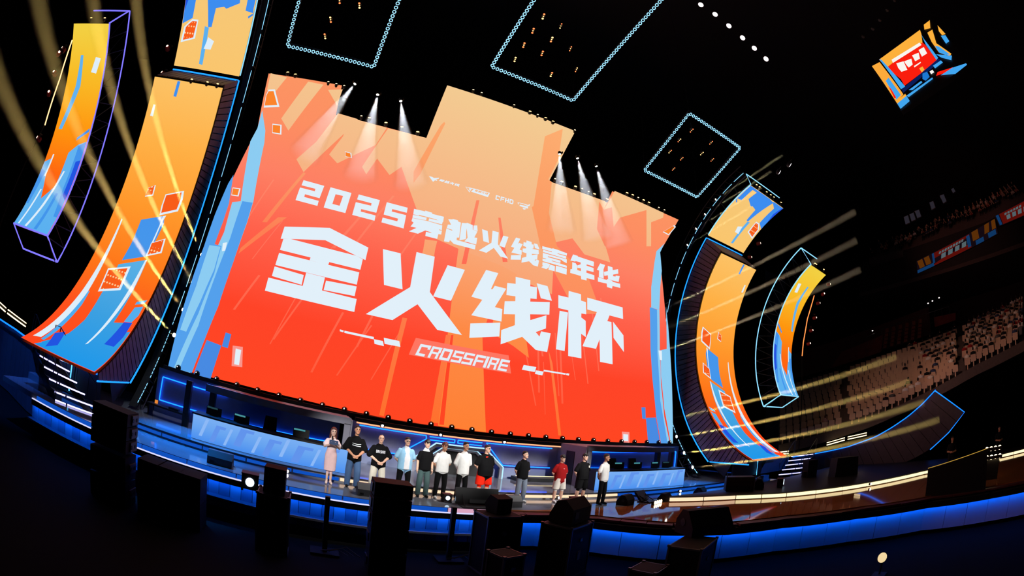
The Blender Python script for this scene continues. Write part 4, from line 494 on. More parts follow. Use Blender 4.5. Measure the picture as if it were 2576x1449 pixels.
# ------------------------------------------------------------------ back of the stage: beam, centre wall, portal
bw = empty('trim_1', kind='structure')
part(MB().box((0, 0.35, 1.0), (24.2, 0.1, 1.7)), 'back_panel', PB('dark_blue_panel', (26, 30, 46), 0.6), bw)
beam = MB().box((0, -0.16, 1.935), (23.7, 0.3, 0.13)).build('screen_support_beam', BLACK, label='long black beam carrying the row of lamps under the big screen', cat='beam', kind='thing')
part(MB().box((0.2, -0.62, 1.70), (8.5, 0.05, 0.055)), 'orange_light_strip', ORANGEL, bw)
part(MB().box((0.2, -0.4, 1.80), (8.6, 0.5, 0.14)), 'back_lintel', BLACK, bw)
WALLB = PB('blue_grey_wall', (120, 130, 160), 0.5, noise=0.06, scale=3)
BST = EM('bright_blue_strip', (14, 90, 255), 5.0)
def wallpanel(pts, name='recessed_panel'):
    part(MB().extrude([(x, -0.42, z) for x, z in pts], (0, 0.06, 0)), name, WALLB, bw)
wallpanel([(-4.3, 0.2), (4.4, 0.2), (4.4, 1.75), (-4.3, 1.75)], 'centre_panel')
def strip(p, q, r=0.022, m=None, y=-0.62, nm='blue_light_strip'):
    part(MB().tube([(p[0], y, p[1]), (q[0], y, q[1])], r, 5), nm, m or BST, bw)
for (p, q) in [((-3.93, 1.62), (-1.42, 1.62)), ((-3.9, .78), (-2.4, .78)), ((-2.4, .78), (-1.40, 1.5)), ((-1.40, 1.5), (-1.42, 1.62)),
               ((1.0, 1.61), (3.95, 1.6)), ((1.0, 1.6), (1.8, .76)), ((1.8, .76), (3.95, .76)), ((-1.28, 1.6), (-.29, 1.6)), ((-1.28, 1.48), (-.29, 1.48)), ((-.16, 1.6), (.82, 1.6)), ((-.16, 1.48), (.82, 1.48)), ((-.29, 1.48), (-.29, 1.6)), ((-.16, 1.48), (-.16, 1.6))]:
    strip(p, q)
for pts in ([(-3.95, .74), (-2.42, .74), (-1.44, 1.5), (-1.46, 1.58), (-3.95, 1.58)], [(1.08, 1.56), (1.86, .8), (3.95, .8), (3.95, 1.56)]):
    part(MB().extrude([(x, -0.5, z) for x, z in pts], (0, 0.05, 0)), 'angled_panel', GREYW, bw)
# portal: nested six-sided arches
HEXW = EM('portal_led', (176, 224, 250), 1.25)
portal = empty('stage_portal', (-0.05, -0.7, 0.22), 'six-sided white-lit entrance arch in the middle of the stage back wall', 'portal')
Tp = Matrix.Translation((0.05, 0.7, -0.22))
for (w, tw, zt, zm, y, th) in ((1.85, 1.0, 1.42, 0.70, -0.74, 0.17), (1.42, 0.7, 1.27, 0.68, -0.66, 0.12)):
    out = [(-w, 0.2), (-w, zm), (-tw, zt), (tw, zt), (w, zm), (w, 0.2)]
    inn = [(-w + th, 0.2), (-w + th, zm - 0.03), (-tw + th * .4, zt - th), (tw - th * .4, zt - th), (w - th, zm - 0.03), (w - th, 0.2)]
    for i in range(5):
        a, b, c, d = out[i], out[i + 1], inn[i + 1], inn[i]
        o = part(MB().extrude([(q[0] - .05, y, q[1]) for q in (a, b, c, d)], (0, 0.12, 0)), 'arch_segment', GREYW, portal); o.matrix_parent_inverse = Tp
        e = 0.3
        o = part(MB().extrude([(q[0] - .05, y - 0.01, q[1]) for q in (a, b, tuple(b[j] + (c[j] - b[j]) * e for j in (0, 1)), tuple(a[j] + (d[j] - a[j]) * e for j in (0, 1)))], (0, 0.01, 0)), 'arch_light', HEXW, portal); o.matrix_parent_inverse = Tp
o = part(MB().box((-0.05, -0.5, 0.7), (2.5, 0.05, 0.95)), 'dark_opening', BLACK, portal); o.matrix_parent_inverse = Tp
for zz in (0.34, 0.42):
    part(MB().box((3.2, -0.95, zz), (1.9, 0.04, 0.025)), 'gold_light_strip', GOLDL, bw)
part(MB().box((3.2, -0.9, 0.3), (2.0, 0.5, 0.14)), 'low_bench', DARK, bw)

# ------------------------------------------------------------------ player booths and desks
DESKL = EG('desk_screen_blue', [(0.2, (72, 142, 240)), (0.6, (104, 164, 240)), (1.0, (124, 176, 244))])
DESKP = EM('desk_pattern_blue', (140, 184, 246))
DESKD = EM('desk_pattern_dark', (98, 148, 236))
def booth(s):
    side = 'left' if s < 0 else 'right'
    t = empty('player_booth', (s * 7.5, -1.5, 0.22), 'low dark player booth with blue-lit recess behind the %s desk' % side, 'booth')
    T = Matrix.Translation((-s * 7.5, 1.5, -0.22))
    def B(mb, nm, m):
        o = mb.build(nm, m, t); o.matrix_parent_inverse = T; return o
    def bx(x0, x1, y0, y1, z0, z1):
        return MB().box((s * (x0 + x1) / 2, (y0 + y1) / 2, (z0 + z1) / 2), (abs(x1 - x0), abs(y1 - y0), abs(z1 - z0)))
    B(bx(4.42, 9.3, -2.5, -0.33, 1.80, 1.865), 'roof', GREYW)
    B(bx(4.42, 9.3, -2.56, -2.46, 1.70, 1.92), 'roof_fascia', GREYW)
    B(bx(4.36, 4.44, -2.5, -0.45, 0.22, 1.85), 'side_wall', GREYW)
    B(bx(4.34, 4.37, -1.75, -1.15, 0.22, 1.6), 'doorway', BLACK)
    B(bx(4.42, 4.62, -2.56, -2.4, 0.22, 1.72), 'corner_post', GREYW)
    B(bx(4.62, 12.0, -0.3, -0.22, 0.22, 1.86), 'back_wall', WALLB)
    for x in (9.15, 10.1): B(bx(x, x + 0.22, -1.6, -1.4, 0.22, 1.8), 'post', DARK)
    for nm, a, b in (('led', (9.0, 1.56), (11.75, 1.56)), ('led', (11.75, 1.56), (11.78, 0.69)), ('led', (4.9, 0.78), (11.78, 0.69)), ('led', (4.9, 1.5), (9.0, 1.56))):
        if a == (4.9, 1.5) and s < 0: continue
        B(MB().tube([(s * a[0], -0.36, a[1]), (s * b[0], -0.36, b[1])], 0.022, 5), 'blue_led_strip', BST)
    return t
booth(-1); booth(1)
def desk(s):
    side = 'left' if s < 0 else 'right'
    t = empty('player_desk', (s * 6.95, -3.0, 0.22), 'long player desk with pale blue LED front on the %s of the stage' % side, 'desk')
    T = Matrix.Translation((-s * 6.95, 3.0, -0.22))
    def B(mb, nm, m):
        o = mb.build(nm, m, t); o.matrix_parent_inverse = T; return o
    B(MB().box((s * 6.95, -2.85, 0.60), (5.0, 0.66, 0.74)), 'desk_body', DARK)
    B(MB().box((s * 6.95, -2.85, 0.99), (5.06, 0.74, 0.05)), 'desk_top', DARK)
    ds = B(MB().box((s * 6.95, -3.195, 0.60), (4.98, 0.02, 0.745)), 'desk_screen', DESKL)
    def SB(mb, nm, m): mb.build(nm, m, ds)
    x0 = min(s * 4.46, s * 9.44)
    # faint slanted lettering strokes running over the LED front
    u = 0.25 if s < 0 else 0.35
    for k, (w, m) in enumerate([(0.2, 0), (0.3, 1), (0.16, 0), (0.42, 1), (0.18, 0), (0.36, 1), (0.2, 0), (0.45, 1), (0.16, 0), (0.3, 1)]):
        z0, z1 = (0.28, 0.82) if k % 3 else (0.36, 0.92)
        xs = x0 + u
        SB(MB().extrude([(xs, -3.2055 - 0.0008 * k, z0), (xs + w * .55, -3.2055 - 0.0008 * k, z0), (xs + w * .55 + 0.2, -3.2055 - 0.0008 * k, z1), (xs + 0.2, -3.2055 - 0.0008 * k, z1)], (0, 0.0006, 0)), 'led_stroke', DESKD if m else DESKP)
        if k % 2:
            SB(MB().extrude([(xs + .17, -3.212 - 0.0008 * k, z1 - .09), (xs + w + .2, -3.212 - 0.0008 * k, z1 - .09), (xs + w + .23, -3.212 - 0.0008 * k, z1), (xs + .2, -3.212 - 0.0008 * k, z1)], (0, 0.0006, 0)), 'led_stroke', DESKD)
        u += w + 0.17
    return t
desk(-1); desk(1)
# ------------------------------------------------------------------ stage lamps
def spot(name, loc, target, energy, size, col=(1, 1, 1), blend=0.6, radius=0.15, parent=None):
    l = bpy.data.lights.new(name, 'SPOT'); l.energy = energy; l.spot_size = size; l.spot_blend = blend; l.color = col; l.shadow_soft_size = radius
    o = bpy.data.objects.new(name, l); COL_.objects.link(o)
    o.location = loc
    o.rotation_euler = (Vector(target) - Vector(loc)).to_track_quat('-Z', 'Y').to_euler()
    return o
FRONT = [(5.07, -9.5, 20.61), (5.75, -9.7, 20.26), (6.45, -9.84, 19.84), (7.14, -9.99, 19.39), (7.72, -10.14, 18.99), (8.29, -10.3, 18.56)]
for i, p in enumerate(FRONT):
    tg = Vector((-4.5 + i * 1.6, -4.1, 0.9)); q = Vector(p) + (tg - Vector(p)).normalized() * 0.3
    spot('front_key', q, tg, 5200, math.radians(11), (1.0, 0.96, 0.92), 0.5)
# added unseen front fill behind the camera, lifting the faces in the stage line
for i, x in enumerate((-13, -8, -3, 2, 7, 12)):
    spot('added_front_fill', (x, -36, 15.5), (-4.9 + i * 1.75, -3.9, 1.15), 46000, math.radians(4.6), (1.0, 0.97, 0.94), 0.6, 0.25)
# added blue spots without seen fixtures, tinting the stage floor ends and wing walls
for s in (-1, 1):
    spot('added_blue_spot', (s * 11.9, -0.9, 12.8), (s * 9.4, -3.6, 0.0), 34000, math.radians(22), (0.0, 0.22, 0.85), 0.8, 0.2)
    spot('added_blue_spot', (s * 16.8, -8.0, 12.0), (s * 17.5, -2.8, 0.4), 9000, math.radians(36), (0.02, 0.17, 1.0), 0.8, 0.2)
# house lights over the right-hand stand
for p, tgt, e in (((10.95, -7.99, 14.37), (29, -9, 4.5), 2900), ((11.1, -8.61, 14.59), (28, -16, 6), 3200)):
    spot('stand_light', p, tgt, e, math.radians(42), (1.0, 0.52, 0.36), 0.8, 0.2)
# ------------------------------------------------------------------ people on the stage
def _loft_mesh(secs, seg=18):
    V = []; F = []
    for (z, cx, cy, rx, ry) in secs:
        for k in range(seg):
            a = 2 * math.pi * k / seg
            V.append((cx + rx * math.cos(a), cy + ry * math.sin(a), z))
    for i in range(len(secs) - 1):
        for k in range(seg):
            l = (k + 1) % seg
            F.append((i * seg + k, i * seg + l, (i + 1) * seg + l, (i + 1) * seg + k))
    F.append(tuple(reversed(range(seg)))); n = (len(secs) - 1) * seg
    F.append(tuple(n + k for k in range(seg)))
    return V, F
def _cone_mesh(a, b, ra, rb, seg=12):
    a, b = Vector(a), Vector(b); t = b - a
    if t.length < 1e-6: t = Vector((0, 0, 1e-4)); b = a + t
    d = t.normalized(); h = Vector((0, 0, 1)) if abs(d.z) < 0.9 else Vector((1, 0, 0))
    u = d.cross(h).normalized(); w = d.cross(u); V = []; F = []; rings = []
    for k in range(4): an = math.radians(-80 + 26 * k); rings.append((a + d * (ra * math.sin(an)), ra * math.cos(an)))
    for k in range(4): an = math.radians(2 + 26 * k); rings.append((b + d * (rb * math.sin(an)), rb * math.cos(an)))
    for c, r in rings:
        for k in range(seg):
            an = 2 * math.pi * k / seg
            V.append(tuple(c + (u * math.cos(an) + w * math.sin(an)) * r))
    for i in range(len(rings) - 1):
        for k in range(seg):
            l = (k + 1) % seg
            F.append((i * seg + k, i * seg + l, (i + 1) * seg + l, (i + 1) * seg + k))
    F.append(tuple(reversed(range(seg)))); n = (len(rings) - 1) * seg
    F.append(tuple(n + k for k in range(seg)))
    return V, F
class Body:
    def __init__(s): s.p = []
    def cone(s, tag_, a, b, ra, rb=None, M=None, bias=0.0): s.p.append(('c', tag_, (a, b, ra, ra if rb is None else rb), M, bias))
    def loft(s, tag_, secs, M=None, bias=0.0): s.p.append(('l', tag_, secs, M, bias))
    def sdf(s, prim, P):
        kind, tg, q, M, bias = prim
        if M is not None:
            Mi = np.array(M.inverted()); P = P @ Mi[:3, :3].T + Mi[:3, 3]
        if kind == 'c':
            a, b, ra, rb = q; a = np.array(a); b = np.array(b); ab = b - a; L = max(ab @ ab, 1e-9)
            t = np.clip(((P - a) @ ab) / L, 0, 1)
            return np.linalg.norm(P - a - t[:, None] * ab, axis=1) - (ra + (rb - ra) * t) + bias
        S = np.array(q); z = np.clip(P[:, 2], S[:, 0].min(), S[:, 0].max()); o = np.argsort(S[:, 0]); S = S[o]
        f = lambda c: np.interp(z, S[:, 0], S[:, c])
        rx, ry = f(3), f(4)
        rr = np.sqrt(((P[:, 0] - f(1)) / rx) ** 2 + ((P[:, 1] - f(2)) / ry) ** 2)
        return np.hypot(np.maximum(rr - 1, 0) * np.minimum(rx, ry), P[:, 2] - z) + np.minimum(rr - 1, 0) * np.minimum(rx, ry) + bias
    def build(s, name, mats, voxel=0.011, smooth=4):
        V = []; F = []
        for kind, tg, q, M, bias in s.p:
            v, f = _cone_mesh(*q) if kind == 'c' else _loft_mesh(q)
            if M is not None: v = [tuple(M @ Vector(x)) for x in v]
            n = len(V); V += v; F += [tuple(n + i for i in g) for g in f]
        me = bpy.data.meshes.new(name); me.from_pydata(V, [], F)
        o = bpy.data.objects.new(name, me); COL_.objects.link(o)
        m = o.modifiers.new('r', 'REMESH'); m.mode = 'VOXEL'; m.voxel_size = voxel
        if smooth:
            m2 = o.modifiers.new('s', 'SMOOTH'); m2.factor = 0.45; m2.iterations = smooth
        dg = bpy.context.evaluated_depsgraph_get(); dg.update()
        me2 = bpy.data.meshes.new_from_object(o.evaluated_get(dg))
        o.modifiers.clear(); o.data = me2; me2.name = name; bpy.data.meshes.remove(me)
        tags = list(mats.keys()); me2.materials.clear()
        for t in tags: me2.materials.append(mats[t])
        n = len(me2.polygons); C = np.empty(n * 3); me2.polygons.foreach_get('center', C); C = C.reshape(-1, 3)
        best = np.full(n, 1e9); idx = np.zeros(n, int)
        for prim in s.p:
            d = s.sdf(prim, C); k = d < best
            best[k] = d[k]; idx[k] = tags.index(prim[1])
        me2.polygons.foreach_set('material_index', idx); me2.polygons.foreach_set('use_smooth', [True] * n); me2.update()
        return o
SKIN = {'a': PB('skin_fair', (226, 178, 152), 0.5), 'b': PB('skin_tan', (196, 140, 108), 0.5), 'c': PB('skin_light', (236, 196, 176), 0.5)}
HAIRM = {'black': PB('hair_black', (22, 18, 18), 0.5), 'brown': PB('hair_brown', (86, 42, 34), 0.45), 'dark': PB('hair_dark_brown', (48, 30, 26), 0.5)}
EYE = PB('eye_dark', (30, 22, 20), 0.3); LIP = PB('lip', (170, 90, 84), 0.5)
def cloth(c): return PB('cloth_%d_%d_%d' % c, c, 0.9, noise=0.03, scale=14, bump=0.08, spec=0.15)
def fingers(b, wrist, dirv, side, palm_n=(0, -1, 0), L=0.075, curl=0.25, M=None):
    """palm, four unequal bent fingers and a thumb at the side"""
    w = Vector(wrist); d = Vector(dirv).normalized(); pn = Vector(palm_n); s = d.cross(pn).normalized() * side
    pe = w + d * 0.085
    b.cone('skin', tuple(w), tuple(w + d * 0.05), 0.026, 0.033, M)
    b.cone('skin', tuple(w + d * 0.04 - s * 0.014), tuple(pe - s * 0.02), 0.022, 0.02, M); b.cone('skin', tuple(w + d * 0.04 + s * 0.014), tuple(pe + s * 0.02), 0.022, 0.02, M)
    for k, (off, ln) in enumerate(((-0.03, 0.8), (-0.010, 1.0), (0.010, 0.94), (0.03, 0.72))):
        k0 = pe + s * off; k1 = k0 + (d + pn * curl).normalized() * (L * ln * 0.55); k2 = k1 + (d + pn * curl * 3.0).normalized() * (L * ln * 0.5)
        b.cone('skin', tuple(k0), tuple(k1), 0.0095, 0.009, M); b.cone('skin', tuple(k1), tuple(k2), 0.009, 0.0075, M)
    t0 = w + d * 0.03 - s * 0.03; t1 = t0 + (d * 0.7 - s * 0.7 + pn * 0.3).normalized() * 0.04; t2 = t1 + (d + pn * 0.4).normalized() * 0.032
    b.cone('skin', tuple(t0), tuple(t1), 0.0125, 0.0115, M); b.cone('skin', tuple(t1), tuple(t2), 0.011, 0.009, M)
def head(b, c, yaw, pitch, style, s=1.0):
    M = Matrix.Translation(c) @ Matrix.Rotation(yaw, 4, 'Z') @ Matrix.Rotation(pitch, 4, 'X') @ Matrix.Scale(s, 4)
    b.loft('skin', [(-.118, 0, -.055, .022, .022), (-.106, 0, -.045, .042, .046), (-.07, 0, -.022, .06, .073), (-.03, 0, -.006, .069, .087), (.01, 0, 0, .074, .093), (.05, 0, .004, .075, .094), (.085, 0, .008, .062, .078), (.112, 0, .01, .03, .04)], M)
    b.cone('skin', (0, -.088, .018), (0, -.106, -.022), .010, .0145, M)
    for x in (-1, 1):
        b.cone('skin', (x * .074, .012, .018), (x * .076, .014, -.02), .016, .013, M)
        b.cone('eye', (x * .024, -.0845, .016), (x * .038, -.079, .016), .0065, .006, M, -.004)
        b.cone('hair', (x * .019, -.0865, .037), (x * .045, -.078, .038), .004, .003, M, -.002)
    b.cone('lip', (-.021, -.086, -.058), (.021, -.086, -.058), .006, .006, M, -.004)
    if style == 'buzz':
        b.loft('hair', [(.035, 0, .03, .073, .075), (.07, 0, .022, .07, .082), (.1, 0, .016, .05, .06), (.12, 0, .014, .024, .03)], M, -.002)
    else:
        b.loft('hair', [(-.02, 0, .048, .066, .052), (.02, 0, .034, .08, .074), (.06, 0, .02, .084, .092), (.1, 0, .012, .074, .088), (.132, 0, .008, .036, .05)], M, -.002)
        b.cone('hair', (-.045, -.055, .094), (.045, -.055, .096), .02, .022, M, -.002)
        if style == 'fringe':
            b.cone('hair', (-.055, -.078, .06), (.045, -.08, .066), .02, .02, M, -.003); b.cone('hair', (-.07, -.02, .05), (-.068, -.03, .0), .016, .01, M); b.cone('hair', (.07, -.02, .05), (.068, -.03, .0), .016, .01, M)
            b.cone('hair', (-.03, .0, .12), (.03, -.02, .125), .03, .03, M)
        if style == 'long':
            for x in (-1, 1):
                b.cone('hair', (x * .07, .0, .06), (x * .086, .0, -.1), .026, .03, M, -.002); b.cone('hair', (x * .086, .0, -.1), (x * .1, -.02, -.22), .03, .018, M, -.002)
            b.loft('hair', [(-.24, 0, .06, .075, .03), (-.12, 0, .062, .09, .045), (.0, 0, .05, .085, .06)], M)
def person(x, y, H, yaw, w, pose, top, bottom, label, hair='short', hairc='black', skin='a', topc=(9, 9, 11), botc=(9, 9, 11), shoec=(230, 230, 232), sleeve='half', wide=1.0, hy=0.0, hp=0.0, collar=None, open_=None, belly=0.0):
    b = Body(); h = lambda f: f * H
    k = H / 1.75
    # legs
    stance = 0.105 * w + 0.02
    for s in (-1, 1):
        hip = (s * 0.085 * w, 0.0, h(.5)); kn = (s * (stance - .005), -0.015, h(.28)); an = (s * stance, 0.02, h(.055))
        if bottom == 'trousers':
            b.cone('bot', hip, kn, .098 * w, .074 * wide, None, -.002); b.cone('bot', kn, (an[0], an[1], h(.045)), .074 * wide, .062 * wide, None, -.004)
        elif bottom == 'shorts':
            b.cone('skin', hip, kn, .075 * w, .055 * w); b.cone('skin', kn, (an[0], an[1], h(.15)), .052 * w, .054 * w); b.cone('skin', (an[0], an[1], h(.15)), an, .052 * w, .036)
            b.loft('bot', [(h(.29), s * (stance - .002), -.012, .105 * w, .11 * w), (h(.4), s * .098 * w, -.006, .105 * w, .12 * w), (h(.52), s * .075 * w, 0, .1 * w, .13 * w)], None, -.01)
        else:
            b.cone('skin', (s * .05, .0, h(.25)), (s * .055, .02, h(.06)), .05, .032)
        sh = (an[0] if bottom != 'skirt' else s * .055)
        b.cone('shoe', (sh, .055, .045), (sh + s * .02, -.125, .036), .043, .038, None, -.004); b.cone('shoe', (sh, .04, .03), (sh + s * .022, -.15, .026), .03, .026, None, -.004)
    # torso
    b.loft('bot', [(h(.43), 0, 0, .10 * w, .085 * w), (h(.47), 0, 0, .15 * w, .11 * w), (h(.54), 0, 0, .165 * w, .12 * w), (h(.60), 0, 0, .155 * w, .115 * w)])
    tz = h(.50) if top in ('tee', 'shirt', 'jersey') else h(.56)
    if top in ('tee', 'shirt', 'jersey'):
        hem = h(.485) if top == 'tee' else h(.455)
        b.loft('top', [(hem, 0, -.005 - belly * .5, .196 * w, .142 * w + belly), (h(.56), 0, -.008 - belly, .19 * w, .14 * w + belly), (h(.66), 0, -.008 - belly * .6, .19 * w, .135 * w + belly * .6), (h(.735), 0, 0, .182 * w, .126 * w), (h(.78), 0, .008, .165 * w, .105 * w), (h(.81), 0, .012, .125 * w, .085 * w), (h(.832), 0, .015, .085 * w, .068), (h(.845), 0, .015, .062, .058)], None, -.004)
    else:
        b.loft('bot', [(h(.24), 0, 0, .17, .12), (h(.40), 0, 0, .178, .125), (h(.52), 0, .005, .175, .13), (h(.60), 0, 0, .14, .11), (h(.645), 0, 0, .128, .10)], None, -.006)
        b.loft('top', [(h(.62), 0, 0, .13, .10), (h(.70), 0, -.012, .155, .125), (h(.76), 0, -.005, .165, .115), (h(.80), 0, .008, .15, .085)], None, -.006)
        b.loft('skin', [(h(.79), 0, .01, .14, .078), (h(.835), 0, .015, .075, .06)])
    b.cone('skin', (0, .015, h(.82)), (0, -.005, h(.885)), .055 * (w ** .5), .052 * (w ** .5), None, -.001)
    # arms
    sx = .165 * w * k if top != 'dress' else .145
    A = {'behind': ((.25 * w, .05, h(.63)), (.10, .17, h(.535)), (-.8, .1, -.4)), 'front': ((.262 * w, -.01, h(.63)), (.085, -.205 - belly, h(.545)), (-.85, -.15, -.45)),
         'sides': ((.232 * w, .01, h(.64)), (.24 * w, -.03, h(.50)), (0.03, -.1, -1)), 'card': ((.215, -.02, h(.655)), (.085, -.235, h(.715)), (-.25, -.5, .75))}[pose]
    for s in (-1, 1):
        shd = (s * sx, .01, h(.775)); el = (s * A[0][0], A[0][1], A[0][2]); wr = (s * A[1][0], A[1][1] - (0.03 if (pose == 'front' and s > 0) else 0), A[1][2]); dv = (s * A[2][0], A[2][1], A[2][2])
        ra = .052 * (w ** .6) * k
        b.cone('skin' if sleeve != 'long' else 'top', shd, el, ra, ra * .82, None, -.003 if sleeve == 'long' else 0); b.cone('skin' if sleeve != 'long' else 'top', el, wr, ra * .8, .03, None, -.003 if sleeve == 'long' else 0)
        if sleeve == 'half':
            e = Vector(shd).lerp(Vector(el), .74); b.cone('top', shd, tuple(e), .06 * (w ** .7) * k, .07 * (w ** .7) * k, None, -.006)
        elif sleeve == 'big':
            e = Vector(shd).lerp(Vector(el), .92); b.cone('top', shd, tuple(e), .064 * (w ** .6) * k, .092 * (w ** .6) * k, None, -.008)
        elif sleeve == 'puff':
            e = Vector(shd).lerp(Vector(el), .6); b.cone('top', shd, tuple(e), .05, .08, None, -.006)
        elif sleeve == 'long':
            b.cone('top', shd, el, .07 * k, .062 * k, None, -.004); b.cone('top', el, wr, .06 * k, .042 * k, None, -.004)
        pn = (0, -1, 0) if pose != 'sides' else (-s, 0, 0)
        fingers(b, wr, dv, s, pn, curl=.25 if pose != 'card' else .8)
    if collar: b.loft('collar', [(h(.815), 0, .01, .10, .085), (h(.845), 0, .01, .075, .07), (h(.86), 0, .012, .066, .064)], None, -.012)
    if open_: b.loft('inner', [(h(.47), .01, -.09, .082 * w, .075 * w), (h(.66), .01, -.09, .08 * w, .07 * w), (h(.78), .0, -.06, .06 * w, .06), (h(.835), 0, -.025, .05, .045)], None, -.02)
    head(b, (0, -.022, h(.935)), hy, hp, hair, k ** .5 * 1.02)
    mats = {'skin': SKIN[skin], 'eye': EYE, 'lip': LIP, 'hair': HAIRM[hairc], 'top': cloth(topc), 'bot': cloth(botc), 'shoe': cloth(shoec)}
    if collar: mats['collar'] = cloth(collar)
    if open_: mats['inner'] = cloth(open_)
    o = b.build('person', mats)
    o.location = (x, y, 0.0); o.rotation_euler = (0, 0, yaw)
    tag(o, label, 'person', 'people standing in a line on the stage')
    return o
d2r = math.radians
PPL = []
wom = person(-5.0, -4.0, 1.64, d2r(2), .88, 'card', 'dress', 'skirt', 'woman in a pale pink dress speaking into a microphone, first in the stage line', 'long', 'brown', 'c', (246, 222, 222), (238, 200, 200), (236, 212, 202), 'puff', hp=d2r(4))
p2 = person(-4.33, -4.0, 1.82, d2r(2), 1.08, 'front', 'shirt', 'trousers', 'tall man in an oversized black T-shirt and blue jeans, beside the woman in pink', 'short', 'black', 'b', (9, 9, 11), (72, 100, 140), (30, 26, 26), 'big', 1.35, hy=d2r(8), hp=d2r(-8))
p3 = person(-3.62, -4.0, 1.68, d2r(4), 1.14, 'front', 'shirt', 'trousers', 'man in a black printed jersey and cream trousers with hands clasped in front', 'buzz', 'dark', 'a', (9, 9, 11), (222, 216, 200), (220, 220, 220), 'big', 1.4, hy=d2r(-4))
p4 = person(-2.86, -4.05, 1.72, d2r(6), 1.14, 'behind', 'shirt', 'trousers', 'man in an open light blue shirt over a white T-shirt, hands behind his back', 'short', 'black', 'a', (150, 200, 232), (9, 9, 11), (235, 235, 235), 'half', 1.1, hy=d2r(4), open_=(235, 235, 238))
p5 = person(-2.28, -4.1, 1.73, d2r(4), .96, 'sides', 'tee', 'trousers', 'slim man in a black sweater with a white collar, arms hanging at his sides', 'fringe', 'black', 'a', (9, 9, 11), (70, 92, 92), (40, 44, 46), 'half', 1.2, hy=d2r(6), collar=(225, 228, 232))
p6 = person(-1.75, -4.1, 1.72, d2r(8), 1.04, 'behind', 'tee', 'trousers', 'man with reddish hair in a fitted white T-shirt and black trousers', 'fringe', 'brown', 'b', (232, 232, 230), (9, 9, 11), (230, 230, 230), 'half', 1.05, hy=d2r(10))
p7 = person(-1.08, -4.05, 1.80, d2r(10), 1.0, 'behind', 'shirt', 'trousers', 'man in a long-sleeved white shirt and black trousers, hands behind his back', 'short', 'black', 'b', (234, 234, 232), (9, 9, 11), (40, 40, 44), 'long', 1.05, hy=d2r(6))
p8 = person(-.34, -3.95, 1.78, d2r(16), 1.3, 'behind', 'shirt', 'shorts', 'stout man with glasses in a black T-shirt and bright red shorts', 'short', 'dark', 'a', (9, 9, 11), (240, 40, 16), (220, 70, 40), 'half', 1.2, hy=d2r(14), belly=.04)
p9 = person(.90, -4.1, 1.69, d2r(10), 1.02, 'behind', 'tee', 'trousers', 'man in a plain black T-shirt, grey trousers and white trainers', 'short', 'black', 'a', (9, 9, 11), (110, 120, 136), (240, 240, 240), 'half', 1.15, hy=d2r(16), hp=d2r(-10))
p10 = person(2.30, -4.1, 1.63, d2r(4), 1.12, 'behind', 'shirt', 'shorts', 'man in a dark red T-shirt and cream shorts', 'fringe', 'black', 'a', (150, 22, 24), (226, 218, 208), (226, 226, 230), 'half', 1.1, hy=d2r(12))
p11 = person(3.16, -4.15, 1.72, d2r(8), 1.22, 'behind', 'tee', 'shorts', 'heavy-set man in a black polo shirt and black shorts', 'fringe', 'black', 'a', (9, 9, 11), (9, 9, 11), (24, 24, 26), 'half', 1.2, hy=d2r(16), belly=.02)
p12 = person(3.66, -4.7, 1.78, d2r(14), .96, 'behind', 'tee', 'trousers', 'man in a white polo shirt and black trousers, last in the stage line', 'short', 'dark', 'b', (232, 232, 230), (9, 9, 11), (9, 9, 11), 'half', 1.0, hy=d2r(26))
def badge(p, pts, col, y, name='shirt_print'):
    m = MB().poly([(px_, y, pz) for px_, pz in pts]); o = m.build(name, cloth(col), p); return o
def strokes(p, z, y, sx, sz, text, col):
    FT = {'B': [(0, 0, .3, 1), (.3, 0, .9, .2), (.3, .4, .9, .6), (.3, .8, .9, 1), (.75, .1, 1, .9)], 'A': [(0, .2, .3, 1), (.7, .2, 1, 1), (.1, 0, .9, .25), (.3, .5, .7, .68)], 'I': [(.3, 0, .7, 1)], 'S': [(0, 0, 1, .2), (0, .2, .3, .5), (0, .4, 1, .6), (.7, .5, 1, .8), (0, .8, 1, 1)], 'H': [(0, 0, .3, 1), (.7, 0, 1, 1), (.3, .4, .7, .6)], 'N': [(0, 0, .3, 1), (.7, 0, 1, 1), (.3, .15, .7, .5)]}
    n = len(text)
    for i, ch in enumerate(text):
        m = MB()
        for (a, b_, c, d) in FT[ch]:
            u0 = -sx / 2 + sx * (i + a * .84) / n; u1 = -sx / 2 + sx * (i + c * .84) / n
            yy = lambda u: y + 1.9 * u * u
            m.poly([(u0, yy(u0), z - sz * d), (u1, yy(u1), z - sz * d), (u1, yy(u1), z - sz * b_), (u0, yy(u0), z - sz * b_)])
        m.build('shirt_letter', cloth(col), p)
badge(p2, [(-.12, 1.335), (.02, 1.315), (.13, 1.33), (.13, 1.31), (.02, 1.295), (-.12, 1.32)], (215, 218, 222), -.158); badge(p2, [(-.12, 1.285), (.02, 1.265), (.13, 1.27), (.13, 1.245), (.02, 1.245), (-.12, 1.265)], (215, 218, 222), -.162)
strokes(p3, 1.245, -.176, .27, .085, 'BAISHAN', (225, 228, 232))
badge(p8, [(-.16, 1.44), (-.07, 1.45), (-.07, 1.41), (-.15, 1.40)], (220, 50, 30), -.178); badge(p8, [(.1, 1.45), (.14, 1.43), (.13, 1.41), (.1, 1.43)], (220, 220, 220), -.178)
badge(p10, [(-.02, 1.20), (.03, 1.20), (.03, 1.185), (-.02, 1.185)], (225, 190, 190), -.165)
badge(p11, [(.07, 1.33), (.13, 1.33), (.13, 1.25), (.09, 1.25)], (220, 220, 200), -.172)
